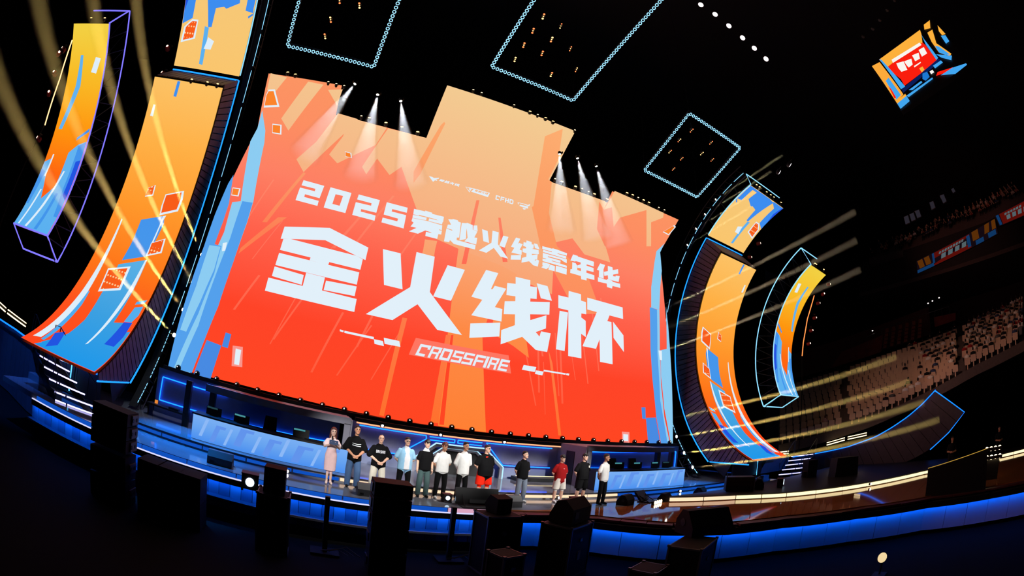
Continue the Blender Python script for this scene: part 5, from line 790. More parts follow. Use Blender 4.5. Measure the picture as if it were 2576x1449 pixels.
# glasses
for p, H, hy in ((p8, 1.78, 14), (p4, 1.72, 4)):
    M = Matrix.Translation((0, -.022, .935 * H)) @ Matrix.Rotation(d2r(hy), 4, 'Z')
    mb = MB()
    for s in (-1, 1):
        mb.tube([tuple(M @ Vector((s * .034 + .027 * math.cos(a), -.105, .016 + .021 * math.sin(a)))) for a in [i * math.pi / 6 for i in range(12)]], .003, 4, closed=True)
        mb.tube([tuple(M @ Vector((s * .061, -.103, .02))), tuple(M @ Vector((s * .079, .01, .02)))], .003, 4)
    mb.tube([tuple(M @ Vector((-.008, -.107, .02))), tuple(M @ Vector((.008, -.107, .02)))], .003, 4)
    mb.build('glasses', BLACK, p)
# wrist watch
MB().lathe([(.034, -.012), (.034, .012)], (.231, -.03, .885), (0, 0, 1), 10).build('wrist_watch', PB('watch_steel', (200, 196, 180), .3, .8), p5)
# microphone and cue card
mic = empty('microphone', (-5.03, -4.3, 1.24), 'black handheld microphone at the mouth of the woman in pink', 'microphone')
MB().tube([(0, 0, 0), (0.0, .07, .13)], [.013, .019], 8).build('handle', BLACK, mic)
MB().lathe([(.012, 0), (.026, .015), (.028, .035), (.018, .055), (.004, .06)], (0, .07, .13), (0, .5, 1), 10).build('grille', DARK, mic)
MB().box((-4.98, -4.34, 1.26), (.25, .012, .13), 0.05, -0.5).build('cue_card', PB('cue_card_blue', (40, 60, 96), .4), label='dark blue cue card held by the woman in pink', cat='card')
ORD = ['first', 'second', 'third', 'fourth', 'fifth', 'sixth', 'seventh', 'eighth', 'ninth', 'tenth', 'eleventh', 'twelfth', 'thirteenth', 'fourteenth', 'fifteenth', 'sixteenth', 'seventeenth', 'eighteenth', 'nineteenth', 'twentieth']
for _t, _n in (('twenty', 'twentieth'), ('thirty', 'thirtieth'), ('forty', 'fortieth'), ('fifty', 'fiftieth')):
    if _t != 'twenty': ORD.append(_n)
    ORD += [_t + '-' + q for q in ORD[:9]]
# ------------------------------------------------------------------ ring-light trusses under the roof
RINGM = EM('ring_lamp_glow', (150, 214, 255), 1.6)
RINGH = BLACK
def ring_mesh():
    mb = MB(); n = 12; R, r = 0.064, 0.017
    pts = [(R * math.cos(2 * math.pi * i / n), R * math.sin(2 * math.pi * i / n), -0.02) for i in range(n)]
    mb.tube(pts, r, 5, closed=True)
    o = mb.build('ring_lamp', RINGM); bpy.data.objects.remove(o)
    return bpy.data.meshes['ring_lamp']
RMESH = ring_mesh()
def truss(name, x0, x1, yb, zb, yf, zf, label, front=True):
    c = ((x0 + x1) / 2, yb, zb)
    t = empty('lighting_truss', c, label, 'truss', 'ring lamp trusses under the roof')
    P = lambda x, y, z: (x - c[0], y - c[1], z - c[2])
    cs = [(x0, yb, zb), (x1, yb, zb), (x1, yf, zf), (x0, yf, zf)]
    for i in range(4):
        a, b = Vector(cs[i]), Vector(cs[(i + 1) % 4])
        mb = MB()
        L = (b - a).length; n = max(4, int(L / 0.5)); d = (b - a) / n
        for dx, dz in ((-0.07, 0.05), (0.07, 0.05), (0, 0.19)):
            off = Vector((dx, 0, dz)) if abs((b - a).x) < 0.1 else Vector((0, dx, dz))
            mb.tube([P(*(a + off)), P(*(b + off))], 0.018, 4)
        for k in range(n):
            mb.tube([P(*(a + d * k + Vector((0, 0, .05)))), P(*(a + d * (k + .5) + Vector((0, 0, .19)))), P(*(a + d * (k + 1) + Vector((0, 0, .05))))], 0.01, 3)
        mb.build('truss_chord', BLACK, t)
        m = int(L / 0.187)
        for k in range(m):
            p = a + (b - a) * ((k + 0.5) / m)
            o = bpy.data.objects.new('ring_lamp', RMESH); COL_.objects.link(o); o.parent = t
            o.location = P(*p)
            o.rotation_euler = (math.radians(-34 if i in (0, 2) else -24), 0, 0)
    for (x, y, z) in cs:
        MB().tube([P(x, y, z + .2), P(x, y, 27.05)], 0.012, 4).build('hanging_cable', BLACK, t)
    return t
truss('t', -10.8, -6.83, -2.45, 15.1, -5.95, 16.72, 'rectangular truss of blue ring lamps above the left part of the screen')
truss('t', -2.06, 2.06, -3.1, 16.7, -10.6, 17.95, 'largest rectangular truss of blue ring lamps, above the middle of the screen')
truss('t', 6.83, 10.8, -2.45, 15.1, -5.95, 16.72, 'small square truss of blue ring lamps, above the right part of the screen')

# ------------------------------------------------------------------ lamps
RED3 = EM('red_bulb', (255, 110, 60), 3.0); AMB3 = EM('amber_bulb', (255, 200, 120), 3.0)
def cluster(p, k, label, group):
    t = empty('blinder_lamp', p, label, 'lamp', group)
    MB().box((0, 0, 0.09), (0.12, 0.12, 0.1)).build('housing', BLACK, t)
    MB().tube([(0, 0, 0.14), (0, 0, 0.5)], 0.012, 4).build('bracket', BLACK, t)
    for j, (dy, m) in enumerate(((-0.12, RED3 if k % 4 else AMB3), (0.0, AMB3), (0.12, RED3 if k % 3 else AMB3))):
        r = (0.045 if j != 1 else 0.026) * (1.0 if k < 7 else 0.6)
        MB().lathe([(r * .5, -.02), (r, 0.0), (r * .8, .02)], (dy * .25, dy, 0.02), (0, 0, -1), 8).build('bulb', m, t)
for k, p in enumerate([(-1.22, -3.59, 17.2), (-1.29, -4.59, 17.2), (-1.35, -5.54, 17.2), (-1.37, -6.47, 17.2), (-0.47, -5.52, 17.2), (-0.4, -4.57, 17.2), (0.59, -3.61, 17.2), (0.45, -5.5, 17.2), (1.34, -4.53, 17.2), (-0.54, -6.4, 17.2)]):
    cluster(p, k, 'red and amber three-bulb lamp inside the middle ring-lamp truss, %s' % ['front left corner', 'left side, second', 'left side, third', 'left side, fourth', 'middle, upper', 'middle, lower', 'lowest on the right', 'right of the middle', 'rightmost', 'topmost in the middle'][k], 'three-bulb lamps in the middle truss')
for k, p in enumerate([(-9.31, -2.99, 15.6), (-9.22, -3.93, 15.7), (-9.09, -4.8, 16.0), (-8.24, -4.8, 16.0)]):
    cluster(p, k + 3, 'red and amber three-bulb lamp inside the left ring-lamp truss, %s' % ['lowest', 'second lowest', 'upper left', 'upper right'][k], 'three-bulb lamps in the left truss')
for k, p in enumerate([(7.1, -5.73, 15.9), (7.21, -4.75, 15.9), (7.52, -3.74, 15.9), (8.4, -3.7, 15.9), (8.76, -2.7, 15.9), (8.83, -4.77, 15.9), (8.49, -5.74, 15.9), (9.64, -4.78, 15.9)]):
    cluster(p, k + 7, 'tiny amber three-bulb lamp inside the right ring-lamp truss, %s' % ['topmost', 'second on the left', 'third on the left', 'middle low', 'lowest', 'middle', 'upper right', 'rightmost'][k], 'three-bulb lamps in the right truss')
LAMPW = EM('warm_lamp_lens', (255, 232, 180), 2.2); LAMPO = EM('orange_lamp_lens', (255, 206, 130), 3.0); WHITEB = EM('white_lamp_lens', (255, 244, 246), 12.0)
def lamp_proto(name, r, mat, body=True):
    t = empty(name)
    MB().lathe([(r * .7, .16), (r * 1.25, .12), (r * 1.35, .0), (r * 1.2, -.01)], (0, 0, 0), (0, 1, 0), 10).build('housing', BLACK, t)
    MB().lathe([(r, -.012), (r * .9, -.03), (r * .3, -.04)], (0, 0, 0), (0, 1, 0), 10).build('lens', mat, t)
    MB().tube([(-r * 1.5, .06, 0), (-r * 1.5, .06, r * 2.2), (r * 1.5, .06, r * 2.2), (r * 1.5, .06, 0)], .012, 4).build('yoke', BLACK, t)
    return t
def place(proto, p, label, group, first, rot=(0, 0, 0), cat='lamp', s=1.0):
    o = proto if first else copy_tree(proto)
    o.location = p; o.rotation_euler = rot; o.scale = (s, s, s)
    tag(o, label, cat, group)
    return o
TOP = [(-10.85, 15.35), (-10.44, 15.33), (-8.76, 15.35), (-8.36, 15.35), (-7.97, 15.36), (-6.67, 13.96), (-6.3, 13.98), (-5.51, 13.97), (-4.76, 13.99), (-4.01, 13.98), (-1.96, 17.5), (-1.51, 17.51), (0.29, 17.51), (1.2, 17.5), (1.65, 17.49), (2.12, 17.5), (2.57, 17.47), (3.92, 17.51), (2.97, 13.98), (3.36, 13.97), (4.15, 13.99), (4.55, 14.01), (4.94, 13.99), (5.31, 13.99), (6.12, 13.99), (7.46, 14.89), (7.86, 14.92), (8.26, 14.9), (8.67, 14.9), (9.07, 14.9), (9.84, 14.86), (10.29, 14.87)]
BR = {0, 1, 6, 7, 8, 9, 13, 15, 16, 19, 20, 23, 24, 25, 26, 28, 29}
lp1 = lamp_proto('edge_spotlight', 0.072, LAMPO); lp2 = lamp_proto('edge_spotlight', 0.05, LAMPW)
f1 = f2 = True
SECT = ['left outer step', 'left notch', 'middle tower', 'right notch', 'right outer step']
for k, (x, z) in enumerate(TOP):
    sec = 0 if k < 5 else 1 if k < 10 else 2 if k < 18 else 3 if k < 25 else 4
    big = k in BR
    st0 = (0, 5, 10, 18, 25)[sec]
    lab = '%s spotlight on the %s of the screen edge, %s from the left' % ('bright' if big else 'small', SECT[sec], ORD[k - st0])
    place(lp1 if big else lp2, (x, -0.27, z + 0.05), lab, 'spotlights along the %s of the screen, %s' % (SECT[sec], 'bright' if big else 'small'), f1 if big else f2, rot=(math.radians(-40), 0, math.radians(-15)))
    if big: f1 = False
    else: f2 = False
# lamps on the tower caps
lp3 = lamp_proto('cap_spotlight', 0.055, LAMPO); first = True; kk = {'L': -1, 'R': -1}
for (x, a, R, lab) in [(-14.0, 45.2, 6.6, 'L'), (-13.2, 45.2, 6.6, 'L'), (-12.7, 45.2, 6.6, 'L')] + [(x, 75.6, 8.3, 'R') for x in (12.9, 13.2, 13.95, 14.4, 14.75, 15.6)]:
    q = P3(x, a, R); kk[lab] += 1
    place(lp3, (q[0], q[1] - .06, q[2] + .06), 'warm spotlight %s on the top edge of the %s LED tower' % (ORD[kk[lab]], 'large left' if lab == 'L' else 'large right'), 'warm spotlights on the %s LED tower' % ('left' if lab == 'L' else 'right'), first, rot=(math.radians(-40), 0, math.radians(-30 if lab == 'R' else 10))); first = False
kk = {'L': -1, 'R': -1}
for (x, lab) in ((18.4, 'R'), (18.6, 'R'), (19.8, 'R'), (-18.3, 'L'), (-19.2, 'L')):
    q = P3(x, 62.5, 5.5, -8.3, 7.5); kk[lab] += 1
    place(lp3, (q[0], q[1] - .05, q[2] + .05), 'warm spotlight %s on top of the outermost %s LED tower' % (ORD[kk[lab]], 'left' if lab == 'L' else 'right'), 'spotlights on the outermost %s tower' % ('left' if lab == 'L' else 'right'), False, rot=(math.radians(-40), 0, math.radians(-40 if lab == 'R' else 10)))
# foot lamps under the screen
fp = empty('foot_lamp')
MB().lathe([(.13, -.1), (.15, -.04), (.13, .05), (.07, .1), (.02, .115)], (0, 0, 0), (0, 0, 1), 12).build('dome', PB('glossy_black', (12, 12, 14), .25), fp)
MB().lathe([(.035, 0), (.03, .012), (.01, .02)], (-.03, -.12, .02), (0, -1, .4), 8).build('lens', EM('foot_lens', (255, 250, 240), 2.2), fp)
for k in range(28):
    o = fp if k == 0 else copy_tree(fp)
    o.location = (-11.21 + .8365 * k, -.17, 2.075); o.scale = (.78, .78, .78)
    tag(o, 'small black dome lamp along the bottom of the screen, %s from the left' % ORD[k], 'lamp', 'dome lamps under the screen')
# bright flood lamps
FL = EM('flood_white', (255, 252, 255), 40.0)
fl_ = empty('bright_spot_lamp')
MB().box((0, .05, 0), (.2, .1, .12)).build('housing', BLACK, fl_)
MB().lathe([(.055, 0), (.05, .02), (.02, .03)], (0, 0, 0), (0, -1, 0), 10).build('lens', FL, fl_)
FLP = [((-3.11, -.72, 1.74), 'dazzling white lamp on the orange strip above the second man'), ((-.9, -.72, 1.72), 'dazzling white lamp on the orange strip above the portal'), ((1.71, -.72, 1.72), 'dazzling white lamp on the orange strip right of the red shorts'),
       ((-6.22, -3.75, .07), 'dazzling white lamp on the floor before the left desk'), ((2.6, -3.75, .08), 'dazzling white lamp on the step behind the man in black shorts'), ((8.7, -3.75, .07), 'dazzling white lamp on the floor before the right desk'), ((14.3, -10.75, .12), 'dazzling white lamp on the golden runway strip')]
for k, (p, lab) in enumerate(FLP): place(fl_, p, lab, 'bright white stage lamps', k == 0, s=0.8)
# row of round white lamps high in the roof
lp4 = lamp_proto('roof_lamp', 0.13, EM('roof_lamp_lens', (255, 240, 246), 5.0)); first = True
for k, p in enumerate(FRONT):
    d = (Vector((-4, -4, 0)) - Vector(p)).normalized(); e = d.to_track_quat('-Y', 'Z').to_euler()
    place(lp4, p, 'round white lamp in the slanting row under the roof, number %s from the top' % ['one', 'two', 'three', 'four', 'five', 'six'][k], 'round white roof lamps', first, rot=e); first = False
for p, lab in (((10.95, -7.99, 14.37), 'lower of the two pink-white round lamps beside the right tower'), ((11.1, -8.61, 14.59), 'upper of the two pink-white round lamps beside the right tower')):
    place(lp4, p, lab, 'pair of pink-white lamps', False, rot=Vector((1, -.55, -.7)).to_track_quat('-Y', 'Z').to_euler(), s=.9)
    t = bpy.data.objects
for k, p in enumerate([(9.87, -16.09, 18.32), (9.91, -15.38, 18.24), (9.9, -16.7, 18.6), (9.9, -17.4, 18.9), (9.9, -18.1, 19.2)]):
    place(lp4, p, 'small white roof lamp seen edge-on beside the hanging screen, %s' % ORD[k], 'roof lamps beside the hanging screen', False, rot=(math.radians(-60), 0, math.radians(30)), s=.55)

# ------------------------------------------------------------------ light tubes and red moving heads by the outer towers
for s, mat in ((-1, EM('warm_tube', (255, 190, 130), 2.5)), (1, EM('orange_tube', (255, 120, 60), 2.5))):
    t = empty('light_tube', (s * 21.5, -3, 7.5), '%s glowing curved light tube behind the outermost %s tower' % ('pale orange' if s < 0 else 'orange', 'left' if s < 0 else 'right'), 'light tube')
    pts = [(-4.1, 11.5 if s > 0 else 12.6), (-3.4, 10.0 if s > 0 else 11.2), (-3.0, 8.5 if s > 0 else 10.0), (-2.88, 7.6 if s > 0 else 9.25)] if s > 0 else [(-4.15, 12.63), (-3.25, 11.11), (-2.47, 9.25)]
    MB().tube([(0, y + 3, z - 7.5) for y, z in pts], .035, 6).build('glowing_tube', mat, t)
    MB().tube([(s * .08, y + 3.05, z - 7.5) for y, z in pts], .05, 5).build('backing_rail', BLACK, t)
    MB().tube([(s * .08, pts[-1][0] + 3.05, pts[-1][1] - 7.5), (s * .08, .1, -8.8)], .04, 5).build('post', BLACK, t)
REDH = PB('red_light_tinted_housing', (150, 40, 30), .5)  # red light on the heads is put into the housing colour
hd = empty('moving_head')
MB().lathe([(.05, -.14), (.12, -.1), (.13, .06), (.09, .14)], (0, 0, 0), (0, 1, -.3), 10).build('head', REDH, hd)
MB().box((0, .02, .2), (.3, .14, .05)).build('base', DARK, hd)
MB().tube([(-.14, 0, 0), (-.14, .02, .2)], .02, 4).build('yoke_arm', DARK, hd); MB().tube([(.14, 0, 0), (.14, .02, .2)], .02, 4).build('yoke_arm', DARK, hd)
MB().lathe([(.06, 0), (.05, .015)], (0, -.15, .045), (0, -1, .3), 8).build('lens', EM('head_lens', (255, 225, 200), 3.0), hd)
k = 0
for lst, lab in (([(-21.0, -4.8, 11.37), (-21.0, -4.65, 11.69), (-21.0, -4.21, 10.77), (-21.0, -3.82, 10.04), (-21.0, -2.84, 8.43)], 'beside the outermost left tower'), ([(-16.6, -2.3, 14.0), (-16.6, -1.3, 13.3), (-16.6, -.7, 12.4), (-16.6, -.1, 11.5), (-16.6, .4, 10.5)], 'on the outer edge of the large left tower'),
                 ([(22.0, -5.13, 12.17), (22.0, -4.6, 11.6), (22.0, -4.14, 11.06), (22.0, -3.77, 10.11), (22.0, -3.42, 9.3), (22.0, -3.18, 8.44)], 'beside the outermost right tower'), ([(16.6, -2.62, 14.1), (16.6, -1.81, 13.4), (16.6, -.79, 11.0)], 'on the outer edge of the large right tower')):
    for kk, p in enumerate(lst):
        place(hd, p, '%s small red-tinted moving head lamp %s' % (ORD[kk], lab), 'moving heads %s' % lab, k == 0, rot=(.2, .3, RND.uniform(-.8, .8)), cat='moving head'); k += 1

# ------------------------------------------------------------------ beams: lamps shining through haze
def haze_mat(name, dens, col=(1, 1, 1)):
    m, nt, o = newmat(name)
    v = nt.nodes.new('ShaderNodeVolumeScatter'); v.inputs['Color'].default_value = (*col, 1); v.inputs['Density'].default_value = dens; v.inputs['Anisotropy'].default_value = 0.0
    nt.links.new(v.outputs[0], o.inputs['Volume'])
    return m
HZ1 = haze_mat('stage_haze', 0.12); HZ2 = haze_mat('side_haze', 0.1)
bl = empty('beam_lamp')
MB().lathe([(.06, .2), (.11, .14), (.12, 0), (.1, -.01)], (0, 0, 0), (0, 1, 0), 10).build('housing', BLACK, bl)
MB().lathe([(.085, -.012), (.06, -.03)], (0, 0, 0), (0, 1, 0), 10).build('lens', EM('beam_lens', (255, 250, 235), 10.0), bl)
MB().box((0, .12, .16), (.22, .12, .06)).build('base', BLACK, bl)
nb = 0
def beam_(p, d, L, half, energy, col, hz, lab, grp, s=1.0, lamp=True):
    global nb
    p = Vector(p); d = Vector(d).normalized()
    q = d.to_track_quat('-Y', 'Z')
    place(bl, p, lab, grp, nb == 0, rot=q.to_euler(), cat='beam lamp', s=s); nb += 1
    st = p + d * 0.06
    r0 = (0.07 if half > .05 else 0.055) * s; r1 = r0 + math.tan(half) * L
    o = MB().lathe([(r0 * .8, 0.02), (r1 * 1.05, L)], (0, 0, 0), tuple(d), 14).build('light_haze', hz, kind='stuff', label='haze lit by the ' + lab.replace(' lamp', ' of the lamp', 1), cat='haze')
    o.location = st
    if half > math.radians(3): spot('beam_light', st + d * .03, p + d, energy, 2 * half, col, 0.35, 0.03)
    else: spot('beam_light', st + d * .02, p + d, energy, 2 * half, col, 0.15, 0.05)
for (p, e, lab) in (((-7.47, -.8, 15.27), (-8.3, -.8, 11.4), 'white beam lamp leftmost above the left notch'), ((-6.3, -.8, 15.02), (-5.9, -.8, 11.3), 'white beam lamp middle above the left notch'), ((-5.21, -.8, 15.04), (-3.9, -.8, 11.5), 'white beam lamp rightmost above the left notch'),
                    ((3.03, -.4, 15.5), (3.4, -.4, 11.8), 'white beam lamp leftmost above the right notch'), ((3.85, -.8, 15.37), (5.1, -.8, 11.6), 'white beam lamp middle above the right notch'), ((5.0, -.8, 15.37), (6.4, -.8, 11.8), 'white beam lamp rightmost above the right notch')):
    beam_(p, Vector(e) - Vector(p), 4.2, math.radians(9.5), 3600, (.85, .93, 1), HZ1, lab, 'white beam lamps over the screen', .8)
RINGA = [(-4, 'fourth'), (-12, 'third'), (-20, 'second'), (-27, 'first')]
for a, n in ((-4, 'topmost'), (-12, 'second'), (-20, 'third'), (-27.5, 'lowest')):
    q = P3(-12.05, a, 9.3); beam_(q, (0, -.99, .14), 16.5, math.radians(.6), 420000, (1, .72, .2), HZ2, 'yellow beam lamp on the left ring truss, %s of four' % n, 'yellow beam lamps on the left ring')
for a, n in ((-27.5, 'topmost'), (-35, 'second'), (-42, 'third'), (-48.5, 'lowest')):
    q = P3(12.05, a, 8.95); beam_(q, (0, -.99, .14), 13, math.radians(.6), 420000, (1, .72, .2), HZ2, 'yellow beam lamp on the right ring truss, %s of the lower four' % n, 'yellow beam lamps on the right ring, lower')
for a, n in ((60, 'topmost'), (53, 'second'), (46.5, 'third'), (39.5, 'lowest')):
    q = P3(12.05, a, 9.0); beam_(q, (0, -.99, .14), 5, math.radians(.6), 60000, (1, .85, .5), HZ2, 'dim yellow beam lamp on the right ring truss, %s of the upper four' % n, 'yellow beam lamps on the right ring, upper', .7)
for kk, a in enumerate((-2, 6, 14)):
    q = P3(12.05, a, 9.3); beam_(q, (0, -.99, .14), 13, math.radians(.6), 170000, (1, .8, .5), HZ2, 'yellow beam lamp behind the large right tower, %s from below' % ORD[kk], 'yellow beam lamps behind the right tower')

# ------------------------------------------------------------------ hanging video screen
CM = {'o': EM('cube_orange', (252, 170, 60)), 'y': EM('cube_yellow', (253, 176, 60)), 'r': EM('cube_red', (250, 30, 14)), 'b': EM('cube_blue', (66, 166, 240)), 'w': EM('cube_white', (250, 246, 240)), 'd': EM('cube_navy', (10, 30, 90)), 'm': EM('cube_mid', (30, 120, 210))}
hc = empty('hanging_screen', (11, -17.3, 16.4), 'hanging video screen showing the stage, tilted high in the dark on the right', 'screen')
MB().extrude([(.02, y + 17.3, z - 16.4) for y, z in CUBEF], (.35, 0, 0)).build('screen_body', BLACK, hc)
for k, (c, poly) in enumerate(CUBE):
    MB().poly([(.015 - .002 * k, y + 17.3, z - 16.4) for y, z in poly]).build('picture_patch', CM[c], hc)
for (y, z) in (CUBEF[0], CUBEF[1]):
    MB().tube([(.2, y + 17.3 - .2, z - 16.4 - .1), (.2, y + 17.3 - .2, 10.65)], .02, 4).build('hanging_cable', BLACK, hc)
# ------------------------------------------------------------------ arena shell
SHELL = PB('black_arena_wall', (9, 9, 12), .8)
MB().box((0, 16.5, 13), (96, .4, 29)).build('wall_back', SHELL, kind='structure')
MB().box((-47, -20, 13), (.4, 74, 29)).build('wall_left', SHELL, kind='structure')
MB().box((56, -20, 13), (.4, 74, 29)).build('wall_right', SHELL, kind='structure')
MB().box((0, -57, 13), (106, .4, 29)).build('wall_front', SHELL, kind='structure')
MB().box((3, -20, 27.2), (108, 76, .4)).build('ceiling', SHELL, kind='structure')
# ------------------------------------------------------------------ side wings: plank walls with a blue LED edge
PLANK = PB('dark_mauve_plank', (74, 66, 78), .6, noise=.1, scale=4)
EDGE2 = EM('wing_led_edge', (16, 110, 255), 2.2)
def wing(pts_top, pts_bot, n, label, flip, LO=(-.1, -.12)):
    t = empty('wing_wall', tuple(pts_bot[0]), label, 'wing wall')
    T = Matrix.Translation(-Vector(pts_bot[0]))
    def lerpp(pts, u):
        d = [0]
        for a, b in zip(pts[:-1], pts[1:]): d.append(d[-1] + (Vector(b) - Vector(a)).length)
        s = u * d[-1]
        for i in range(len(pts) - 1):
            if s <= d[i + 1] + 1e-9:
                return Vector(pts[i]).lerp(Vector(pts[i + 1]), (s - d[i]) / (d[i + 1] - d[i]))
        return Vector(pts[-1])
    for i in range(n):
        u0, u1 = (i + .02) / n, (i + .98) / n
        q = [lerpp(pts_bot, u0), lerpp(pts_bot, u1), lerpp(pts_top, u1), lerpp(pts_top, u0)]
        nrm = (q[1] - q[0]).cross(q[3] - q[0]).normalized() * (.06 if not flip else -.06)
        o = MB().extrude([tuple(p) for p in q], nrm).build('plank', PLANK, t); o.matrix_parent_inverse = T
    top = [lerpp(pts_top, i / 40) for i in range(41)]
    o = MB().tube([tuple(p + Vector((LO[0], LO[1], .03))) for p in top], .035, 5).build('blue_led_edge', EDGE2, t); o.matrix_parent_inverse = T
    return t, T
tR, TR = wing([(19.2, -3.62, 1.05), (22.5, -3.7, 1.05), (23.6, -4.4, 1.15), (24, -5.69, 1.36), (24, -7.86, 1.91), (24, -9.07, 2.4), (24, -10.27, 2.97), (24, -11.32, 3.59), (24, -12.38, 4.35)],
              [(19.2, -3.62, -1.3), (22.5, -3.7, -1.3), (23.7, -4.6, -1.2), (24.05, -6.58, -.75), (24.05, -9.61, -.1), (24.05, -11.2, .4), (24.05, -12.26, .83), (24.05, -13.41, 1.56), (24.05, -14.71, 2.76)], 22, 'dark plank wing wall curving up at its end with a bright blue LED edge, right of the stage', False)
o = MB().tube([(24, -12.42, 4.36), (24, -14.75, 2.76), (24, -13.6, 1.7), (24, -12.26, .8)], .035, 5).build('end_led_edge', EDGE2, tR); o.matrix_parent_inverse = TR
tL, TL = wing([(-13.0, -3.35, 1.12), (-15, -3.3, 1.12), (-16.8, -3.1, 1.15), (-19.1, -2.0, 1.15), (-22, -1.2, 1.15)], [(-13.0, -3.35, -1.3), (-15, -3.3, -1.3), (-16.8, -3.1, -1.3), (-19.1, -2.0, -1.3), (-22, -1.2, -1.3)], 16, 'dark plank wing wall with a blue LED edge behind the left stairs', False, (.06, -.14))
MB().box((16.2, -3.3, .72), (6.2, .1, .82)).build('tower_base_panel', PLANK, label='dark base panel under the large right LED tower', cat='panel')
MB().tube([(15.35, -3.42, .3), (15.35, -3.42, 1.12), (17.3, -3.42, 1.12)], .03, 5).build('base_led_strip', EM('ice_led', (90, 190, 255), 1.6), label='ice-blue L-shaped LED strip beside the right stairs', cat='led strip')
MB().tube([(-14.35, -3.5, .25), (-14.35, -3.5, 1.1), (-14.9, -3.5, 1.1)], .03, 5).build('base_led_strip', EM('ice_led', (90, 190, 255), 1.6), label='ice-blue LED strip beside the left stairs', cat='led strip')
# ------------------------------------------------------------------ stairs with glowing treads
TREADL = EM('tread_glow', (196, 190, 255), 2.2); STEPM = PB('navy_step', (30, 34, 60), .5); RAIL = PB('black_rail', (14, 14, 16), .4)
def stairs(tA, tB, bA, bB, n, label, gap):
    t = empty('stage_stairs', tuple((Vector(bA) + Vector(bB)) / 2), label, 'stairs')
    T = Matrix.Translation(-(Vector(bA) + Vector(bB)) / 2)
    def B(mb, nm, m):
        o = mb.build(nm, m, t); o.matrix_parent_inverse = T; return o
    tA, tB, bA, bB = map(Vector, (tA, tB, bA, bB))
    for i in range(n):
        u = i / (n - 1); a = tA.lerp(bA, u); b = tB.lerp(bB, u)
        u2 = min(1.0, (i + .85) / (n - 1)); a2 = tA.lerp(bA, u2); b2 = tB.lerp(bB, u2)
        a2.z = a.z; b2.z = b.z
        td = B(MB().extrude([tuple(a), tuple(b), tuple(b2), tuple(a2)], (0, 0, -.05)), 'tread', STEPM)
        e0, e1 = (a2, b2)
        g = e0.lerp(e1, gap)
        for p, q in ((e0, e0.lerp(e1, gap - .02)), (e0.lerp(e1, gap + .02), e1)):
            MB().tube([tuple(p + Vector((0, 0, -.02))), tuple(q + Vector((0, 0, -.02)))], .026, 5).build('glowing_nosing', TREADL, td)
    for a, b in ((tA, bA), (tB, bB)):
        B(MB().extrude([tuple(a), tuple(b), tuple(b + Vector((0, 0, -.3))), tuple(a + Vector((0, 0, -.3)))], (.04, .02, 0)), 'stringer', RAIL)
        h = Vector((0, 0, .95)); mid = a.lerp(b, .5); back = (a - b).normalized() * .35; back.z = 0
        B(MB().tube([tuple(a + back), tuple(a + back + h), tuple(a + h), tuple(b + h * .9), tuple(b)], .022, 5), 'handrail', RAIL)
        for q in (a, mid): B(MB().tube([tuple(q), tuple(q + h * .97)], .02, 5), 'rail_post', RAIL)
    return t
stairs((-17.1, -2.9, 1.15), (-15.0, -3.75, 1.15), (-14.1, -4.75, .05), (-12.7, -4.2, .05), 6, 'steep stage stairs with violet glowing treads at the far left', .3)
stairs((19.6, -3.5, 1.12), (22.2, -3.9, 1.12), (16.4, -4.3, .05), (17.9, -5.0, .05), 6, 'stage stairs with violet glowing treads right of the large right tower', .58)
# golden light bars behind the wings
GB = EM('gold_bar_light', (255, 222, 168), 3.0)
def bar(p, q, label):
    p, q = Vector(p), Vector(q); t = empty('light_bar', tuple(p), label, 'light bar')
    for dz in (0, .16): MB().tube([(0, 0, dz), tuple(q - p + Vector((0, 0, dz)))], .035, 5).build('glowing_bar', GB, t)
    MB().tube([(0, .06, .08), tuple(q - p + Vector((0, .06, .08)))], .06, 5).build('housing', BLACK, t)
    for u in (.1, .9):
        b = (q - p) * u; MB().tube([(b.x, b.y + .06, 0), (b.x, b.y + .06, -.95)], .02, 4).build('stand', BLACK, t)
bar((22.6, -.2, .95), (23.4, -1.1, 1.05), 'golden double light bar at the foot of the large right tower')
bar((25, -3.6, 1.52), (25, -5.1, 1.82), 'golden double light bar behind the right wing, nearer the stairs')
bar((25, -5.35, 1.86), (25, -6.9, 2.06), 'golden double light bar behind the right wing, farther from the stairs')
bar((-22, -.9, 1.62), (-22, -.1, 1.45), 'golden double light bar cut by the left picture edge')
bar((-22, .1, 1.42), (-22, 2.0, 1.1), 'golden double light bar behind the left wing')
bar((-16.2, -3.0, 1.28), (-14.9, -3.2, 1.2), 'small golden light bar on top of the left stairs')

# ------------------------------------------------------------------ stand with cream seats and audience on the right
_b31 = [(21.35, -1.31, 2.12), (22.41, -3.34, 2.58), (23.89, -7.16, 3.51), (24.9, -11.62, 4.76), (25.18, -15.48, 5.83), (24.95, -19.77, 6.55)]
_t37 = [(26.35, 1.79, 5.86), (27.88, -1.34, 6.53), (29.53, -6.09, 7.51), (30.74, -13.15, 8.52), (30.52, -20.72, 9.35)]
cv = Vector(CAM)
BOT = [cv + (Vector(p) - cv) * (34 / 31) for p in _b31]; TOPL = [cv + (Vector(p) - cv) * (42.5 / 37) for p in _t37]
def along(pts, u):
    d = [0]
    for a, b in zip(pts[:-1], pts[1:]): d.append(d[-1] + (b - a).length)
    s = max(0, min(1, u)) * d[-1]
    for i in range(len(pts) - 1):
        if s <= d[i + 1] + 1e-9: return pts[i].lerp(pts[i + 1], (s - d[i]) / (d[i + 1] - d[i]))
    return pts[-1].copy()
NR = 10
def row(r, u): return along(BOT, u).lerp(along(TOPL, u), r / (NR - 1))
CONC = PB('stand_concrete', (84, 74, 72), .8, noise=.1)
st = empty('floor_seating_tier', tuple(BOT[0] - Vector((0, 0, .4))), kind='structure')
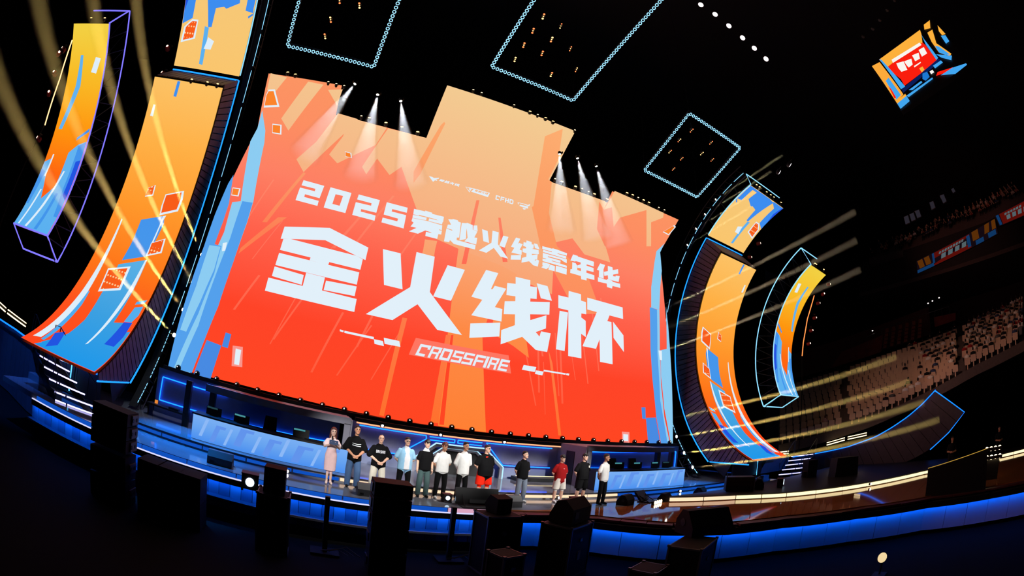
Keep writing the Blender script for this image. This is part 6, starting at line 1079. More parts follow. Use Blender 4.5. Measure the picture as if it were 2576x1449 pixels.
TS = Matrix.Translation(-(BOT[0] - Vector((0, 0, .4))))
for r in range(NR):
    mb = MB()
    for i in range(24):
        a, b = row(r, i / 24), row(r, (i + 1) / 24); a2, b2 = row(r + 1, i / 24), row(r + 1, (i + 1) / 24)
        off = (a2 - a); off.z = 0; of2 = (b2 - b); of2.z = 0
        dn = Vector((0, 0, -.42))
        mb.hexa([a - off * .35 + Vector((0, 0, -1.1)), b - of2 * .35 + Vector((0, 0, -1.1)), b + of2 * .65 + Vector((0, 0, -1.1)), a + off * .65 + Vector((0, 0, -1.1)), a - off * .35 + dn, b - of2 * .35 + dn, b + of2 * .65 + dn, a + off * .65 + dn])
    o = mb.build('stand_step', CONC, st); o.matrix_parent_inverse = TS
SEATM = PB('cream_seat', (216, 184, 156), .55)
seat = MB()
seat.hexa([(-.25, .16, -.05), (.25, .16, -.05), (.25, .22, -.05), (-.25, .22, -.05), (-.23, .24, .36), (.23, .24, .36), (.23, .29, .36), (-.23, .29, .36)])
seat.hexa([(-.21, -.12, -.08), (.21, -.12, -.08), (.21, .2, -.1), (-.21, .2, -.1), (-.21, -.12, -.03), (.21, -.12, -.03), (.21, .2, -.05), (-.21, .2, -.05)])
seat.hexa([(-.05, .02, -.42), (.05, .02, -.42), (.05, .14, -.42), (-.05, .14, -.42), (-.05, .02, -.09), (.05, .02, -.09), (.05, .14, -.09), (-.05, .14, -.09)])
so = seat.build('stadium_seat', SEATM)
SEATS = []; n = 0
for r in range(NR):
    a0 = row(r, 0); L = sum((row(r, (i + 1) / 20) - row(r, i / 20)).length for i in range(20)); m = int(L / .56)
    cnt = 0
    for i in range(m):
        u = (i + .5) / m
        if .70 < u < .735 or .235 < u < .262: continue          # aisles
        p = row(r, u); tg = row(r, min(1, u + .01)) - row(r, max(0, u - .01))
        rz = math.atan2(tg.y, tg.x)
        cnt += 1; SEATS.append((r, u, p, rz, cnt))
vis = [q for q in SEATS if q[1] < .97]
for k, (r, u, p, rz, cnt) in enumerate(vis):
    if n >= 300: break
    o = so if n == 0 else so.copy()
    if n: COL_.objects.link(o)
    o.location = p; o.rotation_euler = (0, 0, rz + math.pi)
    tag(o, 'cream stadium seat, %s row from the front, %s from the left' % (ORD[r], ORD[cnt - 1]), 'seat', 'cream seats in the right-hand stand'); n += 1
rest = vis[300:]
if rest:
    mb = MB()
    for (r, u, p, rz, cnt) in rest:
        M = Matrix.Translation(p) @ Matrix.Rotation(rz + math.pi, 4, 'Z'); b0 = len(mb.v)
        mb.v += [tuple(M @ Vector(v)) for v in seat.v]; mb.f += [tuple(b0 + i for i in f) for f in seat.f]
    mb.build('distant_seat_rows', SEATM, label='remaining rows of cream seats at the back of the right-hand stand', cat='seats', kind='stuff')
# audience
def spectator(topc, botc, hairc, arms, voxel=.03):
    b = Body()
    for s in (-1, 1):
        b.cone('bot', (s * .09, .06, .08), (s * .11, -.36, .1), .09, .07); b.cone('bot', (s * .11, -.36, .1), (s * .11, -.34, -.34), .065, .05); b.cone('shoe', (s * .11, -.3, -.37), (s * .12, -.46, -.38), .05, .045)
        if arms == 'lap': b.cone('top', (s * .18, .05, .5), (s * .24, -.02, .26), .06, .05); b.cone('skin', (s * .24, -.02, .26), (s * .08, -.26, .2), .045, .04)
        elif arms == 'up': b.cone('top', (s * .18, .05, .5), (s * .26, -.1, .42), .06, .05); b.cone('skin', (s * .26, -.1, .42), (s * .12, -.26, .62), .045, .04)
        else: b.cone('top', (s * .18, .05, .5), (s * .22, -.06, .28), .06, .05); b.cone('skin', (s * .22, -.06, .28), (s * .05, -.22, .42), .045, .04)
    b.loft('top', [(.02, 0, .05, .17, .13), (.25, 0, .05, .17, .13), (.45, 0, .05, .2, .12), (.55, 0, .05, .12, .08)])
    b.cone('skin', (0, .04, .52), (0, .02, .64), .055, .055)
    b.loft('skin', [(.6, 0, -.01, .05, .06), (.68, 0, .0, .075, .09), (.76, 0, .01, .078, .095), (.84, 0, .02, .04, .05)])
    b.cone('skin', (0, -.09, .71), (0, -.1, .69), .02, .02)
    b.loft('hair', [(.68, 0, .05, .08, .06), (.76, 0, .04, .088, .09), (.83, 0, .025, .075, .085), (.875, 0, .02, .03, .04)], None, -.006)
    return b.build('spectator', {'skin': SKIN['a'], 'top': cloth(topc), 'bot': cloth(botc), 'hair': HAIRM[hairc], 'shoe': cloth((60, 60, 64))}, voxel, 2)
KINDS_ = [((226, 222, 222), 'white top', 'lap', 'black'), ((24, 24, 28), 'black top', 'lap', 'black'), ((150, 36, 40), 'red top', 'hold', 'black'), ((60, 74, 110), 'blue top', 'lap', 'dark'), ((200, 160, 150), 'pale pink top', 'hold', 'brown'), ((90, 92, 96), 'grey top', 'up', 'black'), ((232, 228, 220), 'raised white shirt', 'up', 'black'), ((40, 34, 40), 'dark jacket', 'hold', 'black')]
protos = [spectator(c, (34, 34, 42), hr, arms) for c, n_, arms, hr in KINDS_]
used = [False] * len(protos)
AR = random.Random(3)
def seated(p, rz, k, label, group):
    o = protos[k] if not used[k] else protos[k].copy()
    if used[k]: COL_.objects.link(o)
    used[k] = True
    o.location = p; o.rotation_euler = (0, 0, rz); tag(o, label, 'spectator', group)
for (r, u, p, rz, cnt) in SEATS:
    pr = .02 if u < .38 else .16 if u < .55 else .58 if u < .70 else .72
    if u < .5 and r > 2 and u > .38: pr = .06
    if AR.random() < pr:
        k = AR.choice([0, 0, 1, 1, 1, 2, 3, 4, 5, 6, 7, 7])
        zone = 'in the block beside the aisle' if u > .735 else 'in the half-filled middle block' if u > .38 else 'among the empty seats'
        seated(p + Vector((0, 0, .02)), rz + math.pi, k, 'spectator in a %s, %s row up, %s seat from the left' % (KINDS_[k][1], ORD[r], ORD[cnt - 1]), 'spectators in a %s %s' % (KINDS_[k][1], zone))
# upper tier
UB = [cv + (Vector(p) - cv) * 1.52 + Vector((0, 0, z)) for p, z in zip(_t37, (3.4, 4.4, 6.0, 7.6, 9.0))]
dk = PB('dim_maroon_board', (96, 26, 22), .6, noise=.2)
ub = [cv + (Vector(p) - cv) * 1.3 for p in _t37]
def ribbon(pts, z0, z1, name, mat, label, cat, n=12, out=.2):
    mb = MB()
    for i in range(n):
        a, b = along(pts, i / n), along(pts, (i + 1) / n)
        w = Vector((out, 0, 0))
        mb.hexa([a + Vector((0, 0, z0)), a + w + Vector((0, 0, z0)), b + w + Vector((0, 0, z0)), b + Vector((0, 0, z0)), a + Vector((0, 0, z1)), a + w + Vector((0, 0, z1)), b + w + Vector((0, 0, z1)), b + Vector((0, 0, z1))])
    return mb.build(name, mat, label=label, cat=cat)
ribbon([along(ub, u) for u in (0, .2, .4, .6)], .9, 3.6, 'balcony_wall', dk, 'dim dark red balcony front above the cream seats', 'balcony')
ribbon([along(ub, u) for u in (.0, .3, .6, 1)], -.9, .6, 'concourse_wall', BLACK, 'black concourse wall behind the right-hand stand', 'wall')
# ------------------------------------------------------------------ upper tiers on the right, dim
def quadthing(name, pts, mat, label, cat, depth=.15):
    return MB().extrude(pts, (depth, 0, 0)).build(name, mat, label=label, cat=cat)
def lq(q, u, v): return Vector(q[0]).lerp(Vector(q[1]), u).lerp(Vector(q[3]).lerp(Vector(q[2]), u), v)
RB = {'r': EM('ribbon_red', (150, 30, 20), .3), 'o': EM('ribbon_orange', (200, 110, 30), .16), 'b': EM('ribbon_blue', (40, 110, 190), .22), 'c': EM('ribbon_pale', (170, 200, 210), .2), 'k': EM('ribbon_dark', (26, 14, 22), .6)}
def ribbon_board(q, patches, label):
    t = empty('ribbon_board', tuple(q[0]), label, 'led board'); T = Matrix.Translation(-Vector(q[0]))
    o = MB().extrude(q, (.2, 0, 0)).build('board_body', BLACK, t); o.matrix_parent_inverse = T
    for k, (c, pts) in enumerate(patches):
        o = MB().poly([tuple(lq(q, u, v) + Vector((-.02 - .006 * k, 0, 0))) for u, v in pts]).build('picture_patch', RB[c], t); o.matrix_parent_inverse = T
QA = [(41.61, -9.04, 17.25), (41.63, -20.37, 18.55), (41.14, -20.4, 19.94), (41.25, -9.19, 18.44)]
QB = [(41.4, -20.78, 19.14), (40.94, -26.5, 19.13), (40.38, -26.9, 20.42), (41.05, -20.49, 20.17)]
def R4(u0, v0, u1, v1, s=0.0): return [(u0, v0), (u1, v0), (u1 + s, v1), (u0 + s, v1)]
pa = [('k', R4(0, 0, 1, 1)), ('r', R4(.2, .02, .66, .95)), ('o', R4(.03, .3, .09, .95, -.02)), ('o', R4(.11, .3, .17, .95, -.02)), ('b', R4(0, 0, .2, .25)), ('b', R4(.19, .2, .215, .95)), ('b', R4(.62, .1, .66, .9)), ('o', R4(.69, .35, .77, .97)), ('b', R4(.72, 0, .82, .3)), ('o', R4(.84, .4, .9, .97, .02)), ('b', R4(.88, .02, .98, .35)), ('o', R4(.94, .4, .99, .97, .01))]
pa += [('c', R4(.27 + i * .035, .66, .295 + i * .035, .82, .01)) for i in range(9)] + [('c', R4(.29 + i * .085, .25, .345 + i * .085, .58, .012)) for i in range(4)]
ribbon_board(QA, pa, 'dim LED ribbon board with a red picture on the upper balcony, nearer the stage')
pb = [('k', R4(0, 0, 1, 1)), ('b', R4(.02, .05, .08, .95)), ('r', R4(.1, .03, .8, .95))] + [('c', R4(.2 + i * .07, .66, .25 + i * .07, .82, .01)) for i in range(6)] + [('c', R4(.22 + i * .14, .25, .31 + i * .14, .58, .012)) for i in range(4)]
ribbon_board(QB, pb, 'dim LED ribbon board with a red picture at the right picture edge')
PALE = PB('pale_hanging_panel', (120, 112, 122), .7); PALE_E = EM('pale_panel_glow', (54, 50, 60), .55)  # pale panels; their dim brightness is glow put into the face material
PQ = [[(41.67, -8.66, 22.81), (41.75, -9.34, 22.88), (41.41, -9.37, 23.68), (41.34, -8.69, 23.6)], [(41.74, -9.52, 22.96), (41.81, -10.18, 23.01), (41.48, -10.16, 23.77), (41.42, -9.51, 23.7)], [(41.81, -10.36, 23.08), (41.85, -10.99, 23.15), (41.53, -10.96, 23.88), (41.46, -10.29, 23.85)], [(41.88, -12.51, 23.46), (41.88, -13.13, 23.56), (41.57, -13.1, 24.24), (41.53, -12.49, 24.22)], [(41.9, -14.26, 23.67), (41.88, -14.81, 23.76), (41.54, -14.74, 24.52), (41.51, -14.1, 24.51)], [(41.68, -15.93, 24.28), (41.65, -16.39, 24.34), (41.47, -16.24, 24.73), (41.48, -15.86, 24.7)]]
for k, q in enumerate(PQ):
    t = empty('pale_panel', q[0], 'dim pale panel at the back of the upper tier, %s from the left' % ORD[k], 'doorway', 'dim pale panels of the upper tier')
    T = Matrix.Translation(-Vector(q[0]))
    o = MB().extrude(q, (.15, 0, 0)).build('panel_body', PALE, t); o.matrix_parent_inverse = T
    o = MB().poly([tuple(lq(q, u, v) + Vector((-.03, 0, 0))) for u, v in R4(.08, .05, .92, .95)]).build('panel_glow', PALE_E, t); o.matrix_parent_inverse = T
# upper audience
L1 = [Vector(p) for p in [(41.32, -3.19, 20.63), (42.33, -7.65, 20.71), (42.74, -12.56, 21.37), (42.79, -18.57, 21.55), (41.91, -25.41, 21.8)]]
NU = 4
def urow(r, u): return along(L1, u) + Vector((.8 * r, 0, .55 * r))
t = empty('floor_upper_tier', kind='structure')
MB().prism([(41.9, -1), (41.9, -27), (55.8, -27), (55.8, -1)], 16.6, 17.0).build('balcony_slab', CONC, t)
MB().prism([(41.85, -1), (41.85, -27), (42.1, -27), (42.1, -1)], 17.0, 20.2).build('balcony_front', BLACK, t)
for r in range(NU):
    mb = MB()
    for i in range(12):
        a, b = urow(r, i / 12), urow(r, (i + 1) / 12)
        mb.hexa([a + Vector((-.4, 0, -1.2)), a + Vector((.4, 0, -1.2)), b + Vector((.4, 0, -1.2)), b + Vector((-.4, 0, -1.2)), a + Vector((-.4, 0, -.42)), a + Vector((.4, 0, -.42)), b + Vector((.4, 0, -.42)), b + Vector((-.4, 0, -.42))])
    mb.build('tier_step', CONC, t)
for r in range(NU):
    cnt = 0
    for i in range(34):
        u = (i + .5) / 34 * .98
        if AR.random() < (.35 + .5 * u):
            cnt += 1; k = AR.choice([0, 1, 1, 2, 3, 4, 5, 7])
            seated(urow(r, u), -math.pi / 2, k, 'upper tier spectator in a %s, row %s, %s from the left' % (KINDS_[k][1], ['one', 'two', 'three', 'four'][r], ORD[cnt - 1]), 'spectators on the dim upper tier')
spot('upper_tier_light', (11.1, -8.8, 15.2), (43, -16, 21.5), 2600, math.radians(34), (1, .35, .25), .9, .2)
# red seat block, banners and railing of the middle tier
REDS = PB('red_tier_seat', (150, 62, 40), .6)
q = [(37.22, -4.66, 9.59), (38.15, -9.28, 10.09), (37.92, -9.65, 11.65), (37.04, -5.15, 11.31)]
rs = MB(); rs.hexa([(-.2, -.05, 0), (.2, -.05, 0), (.2, .05, 0), (-.2, .05, 0), (-.18, .0, .42), (.18, .0, .42), (.18, .06, .42), (-.18, .06, .42)]); rs.hexa([(-.2, -.35, -.04), (.2, -.35, -.04), (.2, .0, -.04), (-.2, .0, -.04), (-.2, -.35, .02), (.2, -.35, .02), (.2, .0, .02), (-.2, .0, .02)])
r0 = rs.build('red_stadium_seat', REDS); first = True
for j in range(6):
    for i in range(5):
        p = lq(q, (j + .5) / 6, (i + .3) / 5); o = r0 if first else r0.copy()
        if not first: COL_.objects.link(o)
        first = False
        o.location = p; o.rotation_euler = (0, 0, -math.pi / 2); tag(o, 'dim red seat of the middle tier, %s column, %s from below' % (ORD[j], ORD[i]), 'seat', 'dim red seats of the middle tier')
BAN = PB('dim_red_banner', (130, 34, 26), .7, noise=.25, scale=1.2)
quadthing('red_banner', [(35.52, .71, 8.47), (37.28, -4.6, 9.45), (37.06, -5.0, 11.0), (35.78, -.5, 9.92)], BAN, 'dim dark red banner on the balcony left of the red seats', 'banner')
quadthing('red_banner', [(38.25, -10.8, 10.84), (38.46, -13.24, 11.03), (38.34, -13.35, 11.68), (38.07, -10.77, 11.71)], BAN, 'small dim red banner on the balcony right of the red seats', 'banner')
t = empty('balcony_railing', (35.4, -2.75, 9.6), 'thin pale railing above the dim red seats', 'railing'); T = Matrix.Translation((-35.4, 2.75, -9.6)); RM = PB('rail_steel', (120, 110, 110), .4, .6)
rp_ = [Vector(p) for p in [(35.4, -2.75, 10.57), (36.11, -5.74, 11.44), (36.62, -8.33, 11.8), (37.17, -12.74, 12.14)]]
o = MB().tube([tuple(p) for p in rp_], .025, 4).build('top_rail', RM, t); o.matrix_parent_inverse = T
for i in range(13):
    p = along(rp_, i / 12); o = MB().tube([tuple(p), tuple(p - Vector((0, 0, .8)))], .02, 4).build('baluster', RM, t); o.matrix_parent_inverse = T
for k, p in enumerate([(36.76, -10.5, 12.8), (36.8, -11.02, 12.92), (36.87, -11.8, 13.05), (35.71, -4.19, 11.3)]):
    t = empty('balcony_lamp', p, 'tiny white lamp above the balcony railing, %s' % ORD[k], 'lamp', 'tiny lamps above the balcony railing')
    MB().lathe([(.05, .05), (.09, .02), (.07, -.03)], (0, 0, 0), (0, 0, 1), 8).build('bulb', EM('tier_bulb', (255, 240, 235), 2.0), t); MB().tube([(0, 0, .04), (.3, 0, .3)], .015, 4).build('arm', BLACK, t)
# ------------------------------------------------------------------ stage gear
GRILL = PB('speaker_grille', (8, 8, 9), .7, bump=.3, scale=60, spec=.2); CAB = PB('speaker_cabinet', (9, 9, 10), .7, noise=.1, scale=12, spec=.2); CABP = PB('grey_speaker_cabinet', (78, 80, 84), .55); CABM = PB('maroon_black_cabinet', (24, 15, 16), .7, spec=.2)
def wedge(x, y, z, w, d, h, rz, mat, label, front=1):
    """floor monitor: sloped grille towards the stage, rounded side profile"""
    t = empty('stage_monitor', (x, y, z), label, 'speaker', 'wedge floor monitors', rz)
    prof = [(-d / 2, 0), (d / 2, 0), (d / 2, h * .35), (d * .12, h), (-d * .2, h), (-d / 2, h * .55)]
    MB().extrude([(-w / 2, py, pz) for py, pz in prof], (w, 0, 0)).build('cabinet', mat, t)
    nrm = Vector((0, h * .65, d * .38)).normalized() * .012
    a, b = Vector((0, d / 2, h * .35)), Vector((0, d * .12, h)); e = (b - a) * .06
    MB().extrude([tuple(Vector((sx * w * .46, 0, 0)) + q + nrm * .2) for sx, q in ((-1, a + e), (1, a + e), (1, b - e), (-1, b - e))], nrm).build('grille', GRILL, t)
    for s in (-1, 1): MB().lathe([(h * .16, 0), (h * .16, .012), (h * .06, .016)], (s * w / 2, -d * .08, h * .5), (s, 0, 0), 10).build('side_handle', BLACK, t)
    MB().box((-w * .3, -d / 2 - .006, h * .2), (w * .16, .02, h * .16)).build('socket_plate', BLACK, t)
    return t
wedge(-8.08, -4.68, 0, .72, .44, .36, .05, CABP, 'grey-topped wedge monitor alone on the blue-lit left floor')
wedge(-3.95, -4.75, 0, .6, .42, .34, 0, CABP, 'pale grey wedge monitor at the feet of the man in jeans')
wedge(.25, -4.75, 0, .62, .44, .36, .1, CABP, 'pale grey wedge monitor just behind the tilted black speaker')
wedge(4.55, -4.95, 0, .62, .42, .36, .45, CAB, 'black wedge monitor beside the man in the white polo')
wedge(6.5, -4.95, 0, .62, .4, .3, .5, CABM, 'black wedge monitor behind the dazzling floor lamp on the runway')
wedge(8.9, -4.7, 0, .6, .42, .34, .4, CAB, 'dark wedge monitor on the blue-lit right floor')
wedge(3.6, -9.35, .0, 1.35, .8, .66, 2.9, CABM, 'largest dark rounded speaker on the rim of the runway')
wedge(11.0, -6.3, .22, .7, .5, .44, .6, CAB, 'black round-backed monitor below the right stairs')
# prompter screens
def prompter(x, y, z, w, h, rz, tilt, label):
    t = empty('prompter_screen', (x, y, z), label, 'monitor', None, rz)
    M = Matrix.Rotation(tilt, 4, 'X')
    def tb(c, d): return [tuple(M @ Vector((c[0] + sx * d[0] / 2, c[1] + sy * d[1] / 2, c[2] + sz * d[2] / 2))) for sz in (-1, 1) for sx, sy in ((-1, -1), (1, -1), (1, 1), (-1, 1))]
    MB().hexa(tb((0, 0, h / 2 + .05), (w, .07, h))).build('back_cover', PB('gloss_black_plastic', (14, 14, 16), .3), t)
    MB().hexa(tb((0, .04, h / 2 + .05), (w * .95, .012, h * .9))).build('display', PB('dark_display', (6, 8, 12), .1), t)
    MB().hexa(tb((0, -.05, h * .3), (w * .4, .04, h * .22))).build('socket_panel', DARK, t)
    for s in (-1, 1):
        MB().tube([(s * w * .35, -.25, .02), tuple(M @ Vector((s * w * .35, -.02, h * .7)))], .015, 4).build('leg', DARK, t)
    MB().box((0, -.05, .02), (w * .8, .5, .03)).build('foot_plate', DARK, t)
prompter(-.85, -4.95, 0, 1.32, .5, .02, math.radians(-18), 'wide black prompter screen seen from behind at the stage edge')
prompter(5.7, -4.75, 0, .78, .42, .45, math.radians(-40), 'black prompter screen leaning back beside the right wedge')
# flood lamps with round glowing lens
LENSB = EM('flood_lens_blue', (206, 232, 255), 2.2)
def flood(x, y, z, s, rz, label, two=False, mat=None):
    t = empty('flood_lamp', (x, y, z), label, 'lamp', None, rz)
    MB().box((0, 0, .2 * s), (.46 * s, .34 * s, .38 * s)).build('housing', CABM, t)
    MB().box((0, .01, .405 * s), (.48 * s, .36 * s, .03 * s)).build('lid', PB('maroon_lid', (90, 44, 40), .5), t)
    for dx in ((-.0,) if not two else (-.0, .42)):
        MB().lathe([(.12 * s, 0), (.12 * s, .03 * s), (.09 * s, .04 * s)], (dx * s, -.17 * s, .2 * s), (0, -1, 0), 16).build('lens', mat or LENSB, t)
    for sx in (-1, 1): MB().box((sx * .2 * s, 0, -.03), (.06, .3 * s, .06)).build('foot', BLACK, t)
flood(-7.06, -5.68, -.18, .95, .1, 'maroon box lamp with a round white lens hanging on the stage front')
flood(-1.65, -4.55, .03, .55, .05, 'round white floor lamp between the feet of the men in the line')
flood(2.75, -4.35, .03, .5, .1, 'round white floor lamp beside the man in red')
flood(11.9, -6.95, .26, .85, .5, 'box lamp with two round lenses behind the golden riser', True)
flood(15.9, -6.3, .26, .7, .5, 'small blue-lit lamp at the foot of the right wing')
fw = EM('flood_gold', (255, 224, 170), 8.0)
def barlamp(x, y, z, w, rz, label, m):
    t = empty('floor_bar_lamp', (x, y, z), label, 'lamp', None, rz)
    MB().box((0, .03, .06), (w, .1, .12)).build('housing', BLACK, t)
    for i in range(4): MB().lathe([(w * .1, 0), (w * .1, .012), (w * .05, .02)], (-w * .36 + i * w * .24, -.02, .07), (0, -1, .1), 10).build('lens', m, t)
barlamp(5.75, -5.35, .0, .7, .35, 'dazzling golden four-lens lamp lying on the runway', fw)
barlamp(13.5, -16.95, 1.12, .9, 1.5, 'upper dazzling golden lamp bar at the far right', fw); barlamp(13.5, -17.0, .8, .9, 1.5, 'lower dazzling golden lamp bar at the far right', fw)
MB().box((13.65, -16.97, .42), (.1, .7, .84)).build('lamp_rack', BLACK, label='black rack under the two golden lamp bars at the far right', cat='rack')
# speaker stacks in front of the stage
def cabinet(t, c, d, rz=0, mat=CAB, drivers=0):
    MB().box(c, d, rz).build('cabinet', mat, t)
    MB().box((c[0], c[1] - d[1] / 2 - .008, c[2]), (d[0] * .94, .02, d[2] * .88)).build('grille', GRILL, t)
    MB().box((c[0], c[1] + d[1] / 2 + .006, c[2]), (d[0] * .3, .015, d[2] * .3)).build('socket_plate', DARK, t)
t = empty('speaker_stack', (-3.75, -7.0, -1.35), 'tall black speaker stack standing in front of the stage centre', 'speaker')
for k, z in enumerate((.3, .9, 1.38, 1.74, 2.1)):
    cabinet(t, (0, 0, z), (.84, .6, .58 if k < 2 else .33))
    for s in (-1, 1): MB().box((s * .43, .05, z), (.03, .3, .2)).build('side_rail', DARK, t)
t = empty('speaker_stack', (-10.65, -6.6, -1.35), 'black speaker stack with grey side grilles before the left end of the stage', 'speaker')
for k, z in enumerate((.32, .96, 1.5, 1.82, 2.14)):
    cabinet(t, (0, 0, z), (1.1, .7, .6 if k < 2 else .3))
    MB().box((.57, .1, z), (.04, .4, .22)).build('side_grille', CABP, t)
    for q in (-.1, .12): MB().lathe([(.05, 0), (.05, .012)], (.59, .05 + q, z), (1, 0, 0), 8).build('side_port', BLACK, t)
for k, x in enumerate((-9.55, -8.95, -8.4)):
    t = empty('subwoofer', (x, -6.4, -1.35), ['leftmost', 'middle', 'rightmost'][k] + ' of the three big black subwoofers before the left stage front', 'speaker', 'subwoofers before the stage')
    cabinet(t, (0, 0, .34), (.56, .7, .66)); cabinet(t, (0, 0, 1.01), (.56, .7, .66))
t = empty('front_fill_speaker', (-6.35, -6.6, .12), 'black rectangular speaker standing on a flight case before the stage', 'speaker')
cabinet(t, (0, 0, .3), (.5, .45, .58)); MB().box((0, 0, .006), (.5, .45, .012)).build('foot_plate', DARK, t)
t = empty('tilted_speaker', (-.95, -6.6, .26), 'black speaker tilted on a blue-lit flight case at the stage edge', 'speaker', None, .3)
MB().extrude([(-.24, -.2, 0), (-.24, .2, 0), (-.24, .28, .2), (-.24, .1, .46), (-.24, -.2, .4)], (.48, 0, 0)).build('cabinet', CAB, t); MB().box((0, -.21, .22), (.42, .02, .34)).build('grille', GRILL, t)
MB().tube([(.26, .05, .02), (.26, .05, .3)], .015, 4).build('bracket', DARK, t)
t = empty('round_speaker', (.82, -7.15, .13), 'big dark maroon wedge speaker on the silver-edged flight case', 'speaker', 'wedge floor monitors', .5)
MB().extrude([(-.5, -.32, 0), (-.5, .34, 0), (-.5, .34, .22), (-.5, .16, .6), (-.5, -.08, .66), (-.5, -.32, .42)], (1.0, 0, 0)).build('cabinet', CABM, t)
MB().extrude([(.505, -.3, .02), (.505, .32, .02), (.505, .32, .22), (.505, .15, .58), (.505, -.08, .63), (.505, -.3, .41)], (.012, 0, 0)).build('side_panel', CABM, t)
MB().box((-.28, -.325, .25), (.2, .02, .18)).build('socket_plate', BLACK, t)
# flight cases
SIL = PB('silver_edging', (110, 110, 116), .4, .7); CASEB = PB('black_case_panel', (10, 10, 12), .7, noise=.1, scale=10, spec=.2)
def case(x, y, z, w, d, h, rz, label, mark=False):
    t = empty('flight_case', (x, y, z), label, 'flight case', 'flight cases before the stage', rz)
    MB().box((0, 0, h / 2), (w, d, h)).build('case_body', CASEB, t)
    r = .022
    for sx in (-1, 1):
        for sy in (-1, 1): MB().box((sx * w / 2, sy * d / 2, h / 2), (r * 2, r * 2, h)).build('edge_strip', SIL, t)
    for zz in (r, h - r):
        for sy in (-1, 1): MB().box((0, sy * d / 2, zz), (w, r * 2, r * 2)).build('edge_strip', SIL, t)
        for sx in (-1, 1): MB().box((sx * w / 2, 0, zz), (r * 2, d, r * 2)).build('edge_strip', SIL, t)
    for sx in (-1, 1):
        for sy in (-1, 1): MB().box((sx * w / 2, sy * d / 2, h), (.07, .07, .05)).build('ball_corner', SIL, t)
    MB().box((0, -d / 2 - .012, h * .72), (.12, .02, .09)).build('latch', SIL, t)
    if mark:
        g = PB('gold_label', (150, 112, 70), .5)
        MB().box((-w * .02, -d / 2 - .008, h * .42), (.17, .01, .26)).build('maker_label', g, t)
        MB().extrude([(-.06 - w * .02, -d / 2 - .016, h * .42 - .1), (-.02 - w * .02, -d / 2 - .016, h * .42 - .1), (-.02 - w * .02, -d / 2 - .016, h * .42 + .04), (.05 - w * .02, -d / 2 - .016, h * .42 + .1), (-.06 - w * .02, -d / 2 - .016, h * .42 + .1)], (0, .003, 0)).build('label_mark', BLACK, t)
case(.75, -7.2, -1.35, 1.15, .85, 1.46, .5, 'large black flight case with silver edges and a gold label before the runway', True)
case(-.98, -6.7, -1.35, .95, .7, 1.6, .12, 'tall flight case edged in blue light under the tilted speaker')
case(-1.55, -8.5, -1.35, .55, .5, 1.15, .3, 'small flight case with pinkish edges at the bottom centre')
case(2.6, -9.9, -1.35, 1.3, .8, 1.35, .4, 'low wide flight case at the foot of the runway')
case(1.2, -9.9, -1.35, .7, .6, .95, .4, 'lowest flight case near the bottom edge of the picture')
case(-6.35, -6.6, -1.35, .72, .6, 1.45, 0, 'plain dark flight case under the rectangular speaker')
# stands
for (x, y, h, lab) in ((-5.09, -6.2, 1.5, 'slim black post before the blue stage front, left of the tall stack'), (-1.9, -6.0, 1.55, 'slim black post before the blue stage front, right of the tall stack')):
    t = empty('stage_post', (x, y, -1.35), lab, 'post')
    MB().box((0, 0, h / 2), (.12, .12, h)).build('post', BLACK, t); MB().box((0, 0, .03), (.7, .5, .06)).build('base_plate', CABM, t)
    for k in range(3): MB().tube([(.1 * k - .1, -.1, .1), (.3 + .1 * k, -.3, .25 + .05 * k), (.55 + .15 * k, -.2, .08)], .012, 4).build('cable', DARK, t)
# monitors on the player desks
CY = EM('monitor_strip', (96, 190, 200), .55)
def deskmon(x, y, rz, label, dim):
    t = empty('gaming_monitor', (x, y, 1.016), label, 'monitor', 'monitors on the player desks', rz)
    MB().box((0, 0, .15), (.52, .04, .26)).build('back_cover', BLACK, t)
    MB().tube([(0, .03, 0), (0, .03, .12)], .025, 6).build('stand', DARK, t); MB().box((0, .05, .008), (.26, .18, .016)).build('stand_foot', DARK, t)
    MB().box((-.06, -.024, .245), (.36, .008, .05)).build('light_strip', CY if not dim else EM('monitor_strip_dim', (50, 90, 100), .5), t)
    MB().box((0, .022, .15), (.48, .005, .22)).build('display', PB('dark_display', (6, 8, 12), .1), t)
for k, x in enumerate((-8.85, -7.9, -5.95)): deskmon(x, -2.8, RND.uniform(-.1, .1), ['first', 'second', 'last'][k] + ' gaming monitor on the left player desk, counted from the left', k == 0)
for k, x in enumerate((5.85, 6.85, 7.9, 8.6)): deskmon(x, -2.8, RND.uniform(-.1, .1), ['first', 'second', 'third', 'last'][k] + ' gaming monitor on the right player desk, counted from the left', k == 3)
def chair(x, y, label):
    t = empty('gaming_chair', (x, y, .22), label, 'chair', 'gaming chairs behind the desks')
    MB().box((0, 0, .46), (.5, .5, .1)).build('seat', DARK, t); MB().extrude([(-.25, .22, .5), (.25, .22, .5), (.2, .34, 1.15), (-.2, .34, 1.15)], (0, .08, 0)).build('backrest', DARK, t)
    MB().tube([(0, 0, .06), (0, 0, .42)], .03, 6).build('pillar', BLACK, t)
    for a in range(5): MB().tube([(0, 0, .06), (.28 * math.cos(a * 1.257), .28 * math.sin(a * 1.257), .03)], .02, 4).build('foot', BLACK, t)
chair(-7.05, -2.1, 'gaming chair behind the left player desk'); chair(6.3, -2.1, 'gaming chair behind the right player desk, nearer the centre'); chair(7.45, -2.1, 'gaming chair behind the right player desk, farther from the centre')
